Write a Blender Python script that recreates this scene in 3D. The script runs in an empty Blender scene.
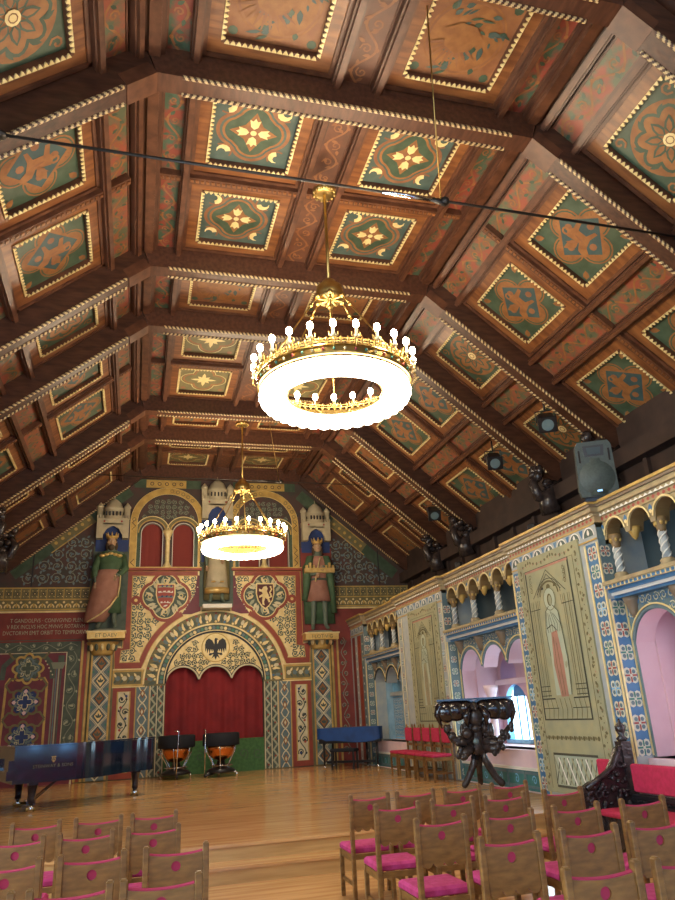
import bpy, bmesh, math, random
from mathutils import Vector, Matrix
from math import sin, cos, pi, radians, sqrt
random.seed(7)
SC = bpy.context.scene
COL = SC.collection
# ------------------------------------------------------------------ key dimensions (metres)
HC = 1.712                    # camera height above the hall floor
ZS = 0.352                    # stage height
YS = 9.46                     # stage edge
YE = 21.65                    # end wall
ZK = 8.79                     # underside of the collar beams
XL, XR = -0.08, 4.80          # kinks of the ceiling
CC = (XL + XR) / 2
TH = math.atan(.83)           # pitch of the side slopes
CX = 2.2                      # axis of the end-wall painting
XW = 6.31                     # face of the arcaded right wall
# ------------------------------------------------------------------ materials
def mat(name, col, rough=.6, metal=0., col2=None, scale=6., stretch=(1, 1, 1), bump=0., emit=None, coat=0., detail=4., mid=(.35, .65), spec=.5):
    m = bpy.data.materials.new(name); m.use_nodes = True
    nt = m.node_tree; b = nt.nodes['Principled BSDF']
    b.inputs['Roughness'].default_value = rough; b.inputs['Metallic'].default_value = metal
    b.inputs['Base Color'].default_value = (*col, 1)
    b.inputs['Specular IOR Level'].default_value = spec
    if coat: b.inputs['Coat Weight'].default_value = coat; b.inputs['Coat Roughness'].default_value = .06
    if col2 or bump:
        tc = nt.nodes.new('ShaderNodeTexCoord'); mp = nt.nodes.new('ShaderNodeMapping'); mp.inputs['Scale'].default_value = stretch
        no = nt.nodes.new('ShaderNodeTexNoise'); no.inputs['Scale'].default_value = scale; no.inputs['Detail'].default_value = detail
        nt.links.new(tc.outputs['Object'], mp.inputs[0]); nt.links.new(mp.outputs[0], no.inputs['Vector'])
        if col2:
            r = nt.nodes.new('ShaderNodeValToRGB'); r.color_ramp.elements[0].position = mid[0]; r.color_ramp.elements[1].position = mid[1]
            r.color_ramp.elements[0].color = (*col, 1); r.color_ramp.elements[1].color = (*col2, 1)
            nt.links.new(no.outputs['Fac'], r.inputs[0]); nt.links.new(r.outputs[0], b.inputs['Base Color'])
        if bump:
            bu = nt.nodes.new('ShaderNodeBump'); bu.inputs['Strength'].default_value = bump; bu.inputs['Distance'].default_value = .02
            nt.links.new(no.outputs['Fac'], bu.inputs['Height']); nt.links.new(bu.outputs[0], b.inputs['Normal'])
    if emit:
        b.inputs['Emission Color'].default_value = (*emit[0], 1); b.inputs['Emission Strength'].default_value = emit[1]
    return m
M = {}
def mk(k, *a, **kw): M[k] = mat(k, *a, **kw)
mk('beam', (.040, .015, .008), .42, col2=(.085, .034, .018), scale=3, stretch=(1, 5, 5), bump=.15)
mk('beam_side', (.060, .022, .012), .40, col2=(.115, .046, .024), scale=3, stretch=(5, 1, 5), bump=.15)
mk('board', (.135, .045, .015), .36, col2=(.27, .105, .034), scale=2.2, stretch=(1, 6, 2), bump=.1, detail=6)
mk('moulding', (.075, .027, .013), .4, col2=(.14, .055, .026), scale=6)
mk('gold', (.70, .47, .14), .38, .55, col2=(.82, .60, .24), scale=9)
mk('goldpaint', (.62, .42, .12), .5, .25, col2=(.46, .30, .085), scale=5)
mk('palegold', (.88, .74, .38), .5, .1, col2=(.74, .58, .25), scale=7)
mk('cream', (.74, .68, .46), .65, col2=(.60, .54, .34), scale=6)
mk('white', (.80, .78, .70), .6)
mk('pgreen', (.040, .072, .040), .45, col2=(.065, .105, .065), scale=5)
mk('pteal', (.050, .085, .075), .5, col2=(.085, .125, .105), scale=5)
mk('tealdeep', (.035, .075, .080), .5, col2=(.05, .10, .10), scale=6)
mk('porange', (.34, .145, .042), .5, col2=(.24, .095, .028), scale=7)
mk('pbrown', (.22, .085, .035), .5, col2=(.30, .13, .05), scale=6)
mk('pred', (.26, .040, .025), .5, col2=(.18, .03, .02), scale=5)
mk('predgreen', (.055, .105, .065), .5, col2=(.24, .050, .030), scale=4.2, mid=(.42, .56))
mk('stripe', (.30, .075, .04), .45, col2=(.10, .12, .065), scale=5.5, mid=(.4, .6))
mk('olive', (.20, .17, .070), .6, col2=(.14, .13, .06), scale=5)
mk('darkfield', (.085, .038, .034), .6, col2=(.050, .045, .038), scale=3)
mk('wallred', (.24, .040, .030), .6, col2=(.17, .030, .025), scale=2.5)
mk('borderred', (.33, .060, .030), .5, col2=(.25, .045, .025), scale=4)
mk('purplered', (.19, .035, .055), .6, col2=(.13, .03, .05), scale=3)
mk('vinegreen', (.055, .085, .065), .6, col2=(.09, .12, .09), scale=5)
mk('vinelight', (.38, .40, .27), .6)
mk('vinegrey', (.22, .25, .18), .6)
mk('steelblue', (.10, .17, .20), .55, col2=(.16, .22, .22), scale=5)
mk('navy', (.015, .035, .13), .6, col2=(.02, .05, .19), scale=3)
mk('ink', (.018, .02, .025), .6)
mk('curtain', (.27, .018, .022), .85, col2=(.20, .014, .018), scale=2.5)
mk('curtain_dark', (.22, .035, .028), .85)
mk('greencloth', (.045, .13, .045), .8, col2=(.07, .19, .06), scale=12, bump=.3)
mk('stone', (.52, .46, .31), .7, col2=(.42, .37, .25), scale=4)
mk('stonegrey', (.30, .31, .24), .75, col2=(.22, .24, .19), scale=4)
mk('robegreen', (.045, .095, .045), .75, col2=(.075, .14, .07), scale=4)
mk('robered', (.40, .20, .14), .75, col2=(.30, .14, .10), scale=4)
mk('skin', (.46, .30, .18), .6)
mk('paleblue', (.26, .44, .56), .6, col2=(.34, .52, .62), scale=6)
mk('hair', (.07, .045, .025), .8)
mk('hose', (.12, .16, .12), .7)
mk('floor', (.52, .27, .10), .17, col2=(.70, .41, .17), scale=1.6, stretch=(.6, 7, 1), detail=6, spec=.45)
mk('riser', (.50, .29, .10), .3, col2=(.64, .40, .155), scale=2, stretch=(.7, 1, 8), detail=5)
mk('chairwood', (.155, .070, .016), .40, col2=(.27, .130, .032), scale=5, stretch=(1.5, 1.5, 5), detail=5)
mk('magenta', (.52, .045, .19), .85, col2=(.42, .025, .12), scale=20, bump=.1)
mk('redpad', (.54, .025, .085), .85, col2=(.44, .02, .06), scale=20)
mk('lacquer', (.004, .011, .030), .12, coat=1.)  # black lacquer; blue of reflected windows put into its base colour
mk('cstrip', (.10, .040, .022), .45, col2=(.15, .058, .030), scale=5)
mk('bluecloth', (.010, .045, .17), .55, col2=(.012, .07, .26), scale=3, bump=.2)
mk('blackcloth', (.006, .008, .014), .8)
mk('chrome', (.75, .78, .80), .15, 1.)
mk('brass', (.46, .32, .11), .34, 1.)
mk('copper', (.80, .32, .10), .22, 1.)
mk('carved', (.020, .015, .016), .26, col2=(.045, .032, .028), scale=14, bump=.6)
mk('polished', (.014, .009, .010), .16, coat=.6)
mk('blackmetal', (.012, .012, .014), .35)
mk('speakergrey', (.040, .055, .049), .5, col2=(.055, .074, .066), scale=30)
mk('iron', (.05, .045, .04), .4, .6)
mk('bulb', (1, .9, .7), .4, emit=((1., .80, .52), 45.))
mk('glow', (1, .95, .85), .5, emit=((1., .86, .66), 11.))
mk('rosebead', (.35, .05, .05), .4)
mk('tap', (.40, .375, .21), .85, col2=(.31, .32, .20), scale=3)
mk('tapcool', (.38, .45, .34), .85, col2=(.44, .47, .33), scale=3)
mk('tapdark', (.15, .13, .06), .85)
mk('tapline', (.075, .075, .05), .85)
mk('tappink', (.47, .24, .17), .85, col2=(.38, .20, .14), scale=5)
mk('pinkplaster', (.58, .36, .41), .75, col2=(.64, .42, .46), scale=2)
mk('lilac', (.40, .30, .50), .75, col2=(.52, .37, .55), scale=1.6)
mk('pinkstone', (.78, .58, .60), .7, col2=(.70, .52, .56), scale=3)
mk('tileblue', (.045, .15, .31), .5, col2=(.07, .20, .37), scale=5)
mk('tilecream', (.66, .64, .50), .6)
mk('tilered', (.38, .07, .05), .6)
mk('tilegreen', (.06, .22, .16), .6)
mk('palegrey', (.36, .40, .42), .6, col2=(.44, .46, .42), scale=6)
mk('cornice', (.42, .33, .17), .5, col2=(.30, .23, .13), scale=6)
mk('cornicedark', (.20, .15, .10), .5)
mk('tealpanel', (.035, .16, .16), .5, col2=(.06, .22, .20), scale=7)
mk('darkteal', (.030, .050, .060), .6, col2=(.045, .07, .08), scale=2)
mk('skyblue', (.16, .42, .66), .5, col2=(.26, .55, .76), scale=9)
mk('plaster', (.34, .28, .20), .8, col2=(.28, .23, .17), scale=2)
mk('void', (.015, .012, .012), .9)
mk('daylight', (.8, .9, 1.), .5, emit=((.62, .84, 1.), 9.))
mk('windowlight', (.8, .9, 1.), .5, emit=((.62, .90, 1.), 4.))
mk('rearlight', (.6, .8, 1.), .5, emit=((.25, .55, 1.), 2.6))
mk('bluelight', (.6, .8, 1.), .5, emit=((.16, .48, 1.), 4.))
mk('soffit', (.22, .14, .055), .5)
mk('hallwood', (.030, .016, .011), .75, col2=(.050, .026, .018), scale=3)
mk('rope', (.56, .41, .19), .45, col2=(.66, .50, .26), scale=12)
mk('padred', (.42, .03, .085), .85)  # cushion fabric darkened, shade inside the backrest hole put into its colour
mk('holered', (.30, .02, .04), .85)
mk('wine', (.10, .02, .02), .6)
# ------------------------------------------------------------------ mesh builder
class MB:
    def __init__(s): s.v = []; s.f = []; s.mi = []; s.sm = []; s.m = []; s.T = None
    def mid(s, m):
        m = M[m]
        if m not in s.m: s.m.append(m)
        return s.m.index(m)
    def add(s, vs, fs, m, smooth=False):
        b = len(s.v)
        if s.T is not None: vs = [s.T @ Vector(p) for p in vs]
        s.v += [tuple(p) for p in vs]; k = s.mid(m)
        for f in fs: s.f.append(tuple(b + i for i in f)); s.mi.append(k); s.sm.append(smooth)
    def box(s, x0, x1, y0, y1, z0, z1, m, bev=0.):
        if bev:
            n = 3; e = bev; vs = []; fs = []
            # rounded-edge box by inset rings on z
            prof = [(z0, e), (z0 + e, 0), (z1 - e, 0), (z1, e)]
            for z, i in prof:
                c = e
                vs += [(x0+i+c, y0+i, z), (x1-i-c, y0+i, z), (x1-i, y0+i+c, z), (x1-i, y1-i-c, z), (x1-i-c, y1-i, z), (x0+i+c, y1-i, z), (x0+i, y1-i-c, z), (x0+i, y0+i+c, z)]
            for r in range(3):
                for k in range(8): a = r*8; fs.append((a+k, a+(k+1) % 8, a+8+(k+1) % 8, a+8+k))
            fs.append(tuple(range(7, -1, -1))); fs.append(tuple(range(24, 32)))
            s.add(vs, fs, m); return
        s.add([(x0, y0, z0), (x1, y0, z0), (x1, y1, z0), (x0, y1, z0), (x0, y0, z1), (x1, y0, z1), (x1, y1, z1), (x0, y1, z1)],
              [(0, 3, 2, 1), (4, 5, 6, 7), (0, 1, 5, 4), (1, 2, 6, 5), (2, 3, 7, 6), (3, 0, 4, 7)], m)
    def prism(s, pts, d0, d1, m, P):         # extrude a closed 2-D outline; P(u,v,d) -> point
        n = len(pts)
        s.add([P(u, v, d0) for u, v in pts] + [P(u, v, d1) for u, v in pts],
              [tuple(range(n)), tuple(range(2*n-1, n-1, -1))] + [(i, (i+1) % n, n+(i+1) % n, n+i) for i in range(n)], m)
    def tube(s, path, r, m, n=6, caps=True, smooth=True):
        path = [Vector(p) for p in path]; rs = r if isinstance(r, (list, tuple)) else [r]*len(path)
        vs = []; up = None
        for i, p in enumerate(path):
            d = (path[min(i+1, len(path)-1)] - path[max(i-1, 0)])
            if d.length < 1e-9: d = Vector((0, 0, 1))
            d.normalize()
            if up is None:
                up = Vector((0, 0, 1)) if abs(d.z) < .9 else Vector((1, 0, 0))
            a = d.cross(up)
            if a.length < 1e-4: a = d.cross(Vector((1, .3, 0)))
            a.normalize(); b = a.cross(d).normalized(); up = b
            for k in range(n):
                t = 2*pi*k/n + pi/n; vs.append(p + (a*cos(t) + b*sin(t))*rs[i])
        fs = [(i*n+k, i*n+(k+1) % n, (i+1)*n+(k+1) % n, (i+1)*n+k) for i in range(len(path)-1) for k in range(n)]
        if caps: fs += [tuple(range(n-1, -1, -1)), tuple(range((len(path)-1)*n, len(path)*n))]
        s.add(vs, fs, m, smooth)
    def lathe(s, prof, c, m, n=12, smooth=True, sx=1., sy=1., a0=0., a1=2*pi):
        full = abs(a1-a0-2*pi) < 1e-6; nn = n if full else n+1
        vs = [(c[0]+r*cos(a0+(a1-a0)*k/n)*sx, c[1]+r*sin(a0+(a1-a0)*k/n)*sy, c[2]+z) for r, z in prof for k in range(nn)]
        fs = []
        for i in range(len(prof)-1):
            for k in range(n):
                k2 = (k+1) % nn; fs.append((i*nn+k, i*nn+k2, (i+1)*nn+k2, (i+1)*nn+k))
        if full:
            fs += [tuple(range(nn-1, -1, -1)), tuple(range((len(prof)-1)*nn, len(prof)*nn))]
        s.add(vs, fs, m, smooth)
    def ball(s, c, r, m, n=10, rings=6):
        if not isinstance(r, (tuple, list)): r = (r, r, r)
        prof = [(sin(pi*i/rings), -cos(pi*i/rings)) for i in range(rings+1)]
        vs = [(c[0]+q*cos(2*pi*k/n)*r[0], c[1]+q*sin(2*pi*k/n)*r[1], c[2]+z*r[2]) for q, z in prof for k in range(n)]
        s.add(vs, [(i*n+k, i*n+(k+1) % n, (i+1)*n+(k+1) % n, (i+1)*n+k) for i in range(rings) for k in range(n)], m, True)
    def loft(s, secs, m, n=14, smooth=True, fold=0., nf=5, cap=True):   # (x,y,z,rx,ry)
        vs = []
        for i, (x, y, z, rx, ry) in enumerate(secs):
            for k in range(n):
                a = 2*pi*k/n; q = 1 + fold*sin(nf*a)*(i/(len(secs)-1))
                vs.append((x+rx*q*cos(a), y+ry*q*sin(a), z))
        fs = [(i*n+k, i*n+(k+1) % n, (i+1)*n+(k+1) % n, (i+1)*n+k) for i in range(len(secs)-1) for k in range(n)]
        if cap: fs += [tuple(range(n)), tuple(range((len(secs)-1)*n, len(secs)*n))]
        s.add(vs, fs, m, smooth)
    def build(s, name, parent=None, loc=None, kind=None):
        me = bpy.data.meshes.new(name); me.from_pydata(s.v, [], s.f)
        for m in s.m: me.materials.append(m)
        me.polygons.foreach_set('material_index', s.mi); me.polygons.foreach_set('use_smooth', s.sm)
        me.update(); o = bpy.data.objects.new(name, me); COL.objects.link(o)
        if parent: o.parent = parent
        if loc: o.location = loc
        if kind: o['kind'] = kind
        return o
def thing(name, label, cat, loc=(0, 0, 0), rz=0., group=None):
    o = bpy.data.objects.new(name, None); COL.objects.link(o); o.location = loc; o.rotation_euler = (0, 0, rz)
    o['label'] = label; o['category'] = cat; o.empty_display_size = .1
    if group: o['group'] = group
    return o
def tag(o, label, cat, group=None):
    o['label'] = label; o['category'] = cat
    if group: o['group'] = group
    return o
def dup(root, loc=None, rot=None, scale=None, label=None, parent=None):
    def cp(o, par):
        c = o.copy(); COL.objects.link(c); c.parent = par
        for ch in kids[o.name]: cp(ch, c)
        return c
    kids = {}
    def scan(o):
        kids[o.name] = [x for x in o.children]
        for x in o.children: scan(x)
    scan(root); r = cp(root, parent if parent else root.parent)
    if loc is not None: r.location = loc
    if rot is not None: r.rotation_euler = rot
    if scale is not None: r.scale = scale
    if label: r['label'] = label
    return r
# ------------------------------------------------------------------ flat painting on a surface: P(u,v,d), d<0 towards the viewer
LH = .004
JC = [0]
def poly(mb, P, pts, m, l=1):
    JC[0] = (JC[0]+1) % 13; l += JC[0]*.014
    mb.add([P(u, v, -l*LH) for u, v in pts], [tuple(range(len(pts)))], m)
def rect(mb, P, u0, u1, v0, v1, m, l=1): poly(mb, P, [(u0, v0), (u1, v0), (u1, v1), (u0, v1)], m, l)
def strip(mb, P, pts, w, m, l=1, closed=False, h=0.):
    n = len(pts); L = []; R = []
    for i in range(n):
        if closed: a = pts[i-1]; b = pts[(i+1) % n]
        else: a = pts[max(i-1, 0)]; b = pts[min(i+1, n-1)]
        dx, dy = b[0]-a[0], b[1]-a[1]; d = math.hypot(dx, dy) or 1.
        # miter
        k = 1.
        if 0 < i < n-1 or closed:
            e1 = Vector((pts[i][0]-a[0], pts[i][1]-a[1])); e2 = Vector((b[0]-pts[i][0], b[1]-pts[i][1]))
            if e1.length > 1e-6 and e2.length > 1e-6:
                cs = max(-1, min(1, e1.normalized().dot(e2.normalized()))); k = min(1.6, 1/max(.5, sqrt((1+cs)/2)))
        nx, ny = -dy/d*w/2*k, dx/d*w/2*k
        L.append((pts[i][0]+nx, pts[i][1]+ny)); R.append((pts[i][0]-nx, pts[i][1]-ny))
    JC[0] = (JC[0]+1) % 13; d = -(l+JC[0]*.014)*LH
    vs = [P(*p, d-h) for p in L] + [P(*p, d-h) for p in R]
    rng = range(n if closed else n-1)
    fs = [(i, (i+1) % n, n+(i+1) % n, n+i) for i in rng]
    if h:
        vs += [P(*p, d) for p in L] + [P(*p, d) for p in R]
        fs += [(i, (i+1) % n, 2*n+(i+1) % n, 2*n+i) for i in rng] + [(n+i, n+(i+1) % n, 3*n+(i+1) % n, 3*n+i) for i in rng]
    mb.add(vs, fs, m)
def arc(cu, cv, r, a0, a1, n=16, rv=None): return [(cu+r*cos(a0+(a1-a0)*i/n), cv+(rv or r)*sin(a0+(a1-a0)*i/n)) for i in range(n+1)]
def disc(mb, P, cu, cv, r, m, l=1, n=12, rv=None): poly(mb, P, arc(cu, cv, r, 0, 2*pi*(n-1)/n, n-1, rv), m, l)
def ring(mb, P, cu, cv, r, w, m, l=1, n=20, h=0.): strip(mb, P, arc(cu, cv, r, 0, 2*pi*(n-1)/n, n-1), w, m, l, True, h)
def leaf(mb, P, cu, cv, a, ln, w, m, l=1):
    c, s = cos(a), sin(a)
    poly(mb, P, [(cu+x*c-y*s, cv+x*s+y*c) for x, y in [(0, 0), (ln*.3, w/2), (ln*.65, w*.42), (ln, 0), (ln*.65, -w*.42), (ln*.3, -w/2)]], m, l)
def spiral(mb, P, cu, cv, r, w, m, l=1, a0=0., turns=1.4, sg=1, n=16):
    strip(mb, P, [(cu+r*(1-.82*t/n)*cos(a0+sg*2*pi*turns*t/n), cv+r*(1-.82*t/n)*sin(a0+sg*2*pi*turns*t/n)) for t in range(n+1)], w, m, l)
def scrollfield(mb, P, u0, u1, v0, v1, p, w, m, ml, l=1, inside=None):   # rows of leafy spirals
    nu = max(1, round((u1-u0)/p)); nv = max(1, round((v1-v0)/p)); du = (u1-u0)/nu; dv = (v1-v0)/nv; r = min(du, dv)*.50
    for i in range(nu):
        for j in range(nv):
            cu = u0+(i+.5)*du; cv = v0+(j+.5)*dv
            if inside and not inside(cu, cv): continue
            sg = 1 if (i+j) % 2 else -1; a = random.uniform(0, 6.28)
            spiral(mb, P, cu, cv, r, w, m, l, a, 1.5, sg, 14)
            for k in range(5): leaf(mb, P, cu+r*.80*cos(a+k*1.26), cv+r*.80*sin(a+k*1.26), a+k*1.26+sg*(1.9 if k % 2 else .7), r*.62, r*.36, ml, l+.4)
            for k in range(3): leaf(mb, P, cu, cv, a+k*2.1, r*.42, r*.26, ml, l+.5)
def vine(mb, P, u, v0, v1, amp, w, m, ml, l=1, horiz=False, step=None):  # wavy stem with curls
    step = step or amp*2.2; n = max(2, int((v1-v0)/step)); st = (v1-v0)/n
    Q = (lambda a, b: (b, a)) if horiz else (lambda a, b: (a, b))
    strip(mb, P, [Q(u+amp*.55*sin(pi*t/8), v0+st*t/8) for t in range(n*8+1)], w, m, l)
    for k in range(n):
        sg = -1 if k % 2 == 0 else 1
        c = Q(u+sg*amp*.35, v0+st*(k+.5)); spiral(mb, P, *c, amp*.62, w, m, l, random.uniform(0, 6), 1.2, sg, 10)
        leaf(mb, P, *Q(u-sg*amp*.75, v0+st*(k+.5)), random.uniform(0, 6), amp*.5, amp*.3, ml, l+.3); disc(mb, P, *c, amp*.2, ml, l+.3, 6)
        leaf(mb, P, *c, random.uniform(0, 6), amp*.6, amp*.3, ml, l+.4)
def wave(u0, u1, v, amp, per, n=6): # triangle wave points
    k = max(1, round((u1-u0)/per*2)); return [(u0+(u1-u0)*i/k, v+(amp if i % 2 else -amp)) for i in range(k+1)]
def plate(mb, P, u0, u1, v0, v1, ops, depth, m, rm, n=16):   # wall face with openings (ua,ub,bottom fn,top fn) and their reveals
    ops = sorted(ops, key=lambda o: o[0]); cur = u0
    def q(a, b, c, d, mm): mb.add([P(*a), P(*b), P(*c), P(*d)], [(0, 1, 2, 3)], mm)
    for ua, ub, bf, tf in ops:
        if ua > cur+1e-6: q((cur, v0, 0), (ua, v0, 0), (ua, v1, 0), (cur, v1, 0), m)
        us = [ua+(ub-ua)*(1-cos(pi*i/n))/2 for i in range(n+1)] if n > 1 else [ua, ub]
        if n > 20: us = [ua+(ub-ua)*i/n for i in range(n+1)]
        for a, b in zip(us[:-1], us[1:]):
            ta, tb, ba, bb = tf(a), tf(b), bf(a), bf(b)
            q((a, ta, 0), (b, tb, 0), (b, v1, 0), (a, v1, 0), m); q((a, ta, 0), (b, tb, 0), (b, tb, depth), (a, ta, depth), rm)
            if min(ba, bb) > v0+1e-6: q((a, v0, 0), (b, v0, 0), (b, bb, 0), (a, ba, 0), m)
            q((a, ba, 0), (b, bb, 0), (b, bb, depth), (a, ba, depth), rm)
        for u in (ua, ub):
            if tf(u)-bf(u) > 1e-4: q((u, bf(u), 0), (u, tf(u), 0), (u, tf(u), depth), (u, bf(u), depth), rm)
        cur = ub
    if cur < u1-1e-6: q((cur, v0, 0), (u1, v0, 0), (u1, v1, 0), (cur, v1, 0), m)
def archf(c, r, s): return lambda u: s+sqrt(max(0, r*r-(u-c)**2))
def const(v): return lambda u: v
def skin_mesh(name, verts, edges, radii, m, parent=None, sub=1):
    me = bpy.data.meshes.new(name); me.from_pydata(verts, edges, []); o = bpy.data.objects.new(name, me); COL.objects.link(o)
    bpy.context.view_layer.objects.active = o
    md = o.modifiers.new('s', 'SKIN'); md.use_smooth_shade = True
    for i, r in enumerate(radii):
        sv = me.skin_vertices[0].data[i]; sv.radius = (r, r) if not isinstance(r, tuple) else r; sv.use_root = (i == 0)
    if sub: sd = o.modifiers.new('d', 'SUBSURF'); sd.levels = sub; sd.render_levels = sub
    dg = bpy.context.evaluated_depsgraph_get(); me2 = bpy.data.meshes.new_from_object(o.evaluated_get(dg))
    bpy.data.objects.remove(o); me2.materials.clear(); me2.materials.append(M[m]); me2.name = name
    for p in me2.polygons: p.use_smooth = True
    r = bpy.data.objects.new(name, me2); COL.objects.link(r)
    if parent: r.parent = parent
    return r
def text(name, body, size, m, loc, rot, parent=None, align='CENTER', sx=1., ext=.002):
    cu = bpy.data.curves.new(name, 'FONT'); cu.body = body; cu.size = size; cu.align_x = align; cu.extrude = ext; cu.resolution_u = 2
    o = bpy.data.objects.new(name, cu); COL.objects.link(o)
    dg = bpy.context.evaluated_depsgraph_get(); me = bpy.data.meshes.new_from_object(o.evaluated_get(dg))
    bpy.data.objects.remove(o); me.materials.clear(); me.materials.append(M[m])
    r = bpy.data.objects.new(name, me); COL.objects.link(r); r.location = loc; r.rotation_euler = rot; r.scale = (sx, 1, 1)
    if parent: r.parent = parent
    return r
# ------------------------------------------------------------------ camera
yaw, pit, roll, FPX = .2792, .3537, -.0535, 713.376
F = Vector((sin(yaw)*cos(pit), cos(yaw)*cos(pit), sin(pit))); R0 = Vector((cos(yaw), -sin(yaw), 0)); U0 = R0.cross(F)
R_ = R0*cos(roll)+U0*sin(roll); U_ = -R0*sin(roll)+U0*cos(roll)
cam = bpy.data.cameras.new('camera'); cam.sensor_fit = 'VERTICAL'; cam.sensor_height = 36.; cam.lens = FPX*36./900.; cam.clip_end = 200; cam.clip_start = .05
co = bpy.data.objects.new('camera', cam); COL.objects.link(co)
co.matrix_world = Matrix(((R_.x, U_.x, -F.x, 0), (R_.y, U_.y, -F.y, 0), (R_.z, U_.z, -F.z, HC), (0, 0, 0, 1)))
SC.camera = co
# ================================================================== CEILING
PF = lambda u, v, d: (CC+u, v, ZK+d)                                    # flat: u across, v along the hall, d upwards
cs, sn = cos(TH), sin(TH)
PR = lambda u, v, d: (XR+u*cs+d*sn, v, ZK-u*sn+d*cs)                    # right slope, u down the slope
PL = lambda u, v, d: (XL-u*cs-d*sn, v, ZK-u*sn+d*cs)
HW = (XR-XL)/2; SL = 4.52                                               # half width of the flat, slope length
BD, PD = .40, .47                                                       # board depth, painted panel depth
Ty = [.50, 4.53, 6.48, 10.35, 12.29, 16.34, 18.28, 21.50]; TW = .27
ceil = MB()
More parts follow.
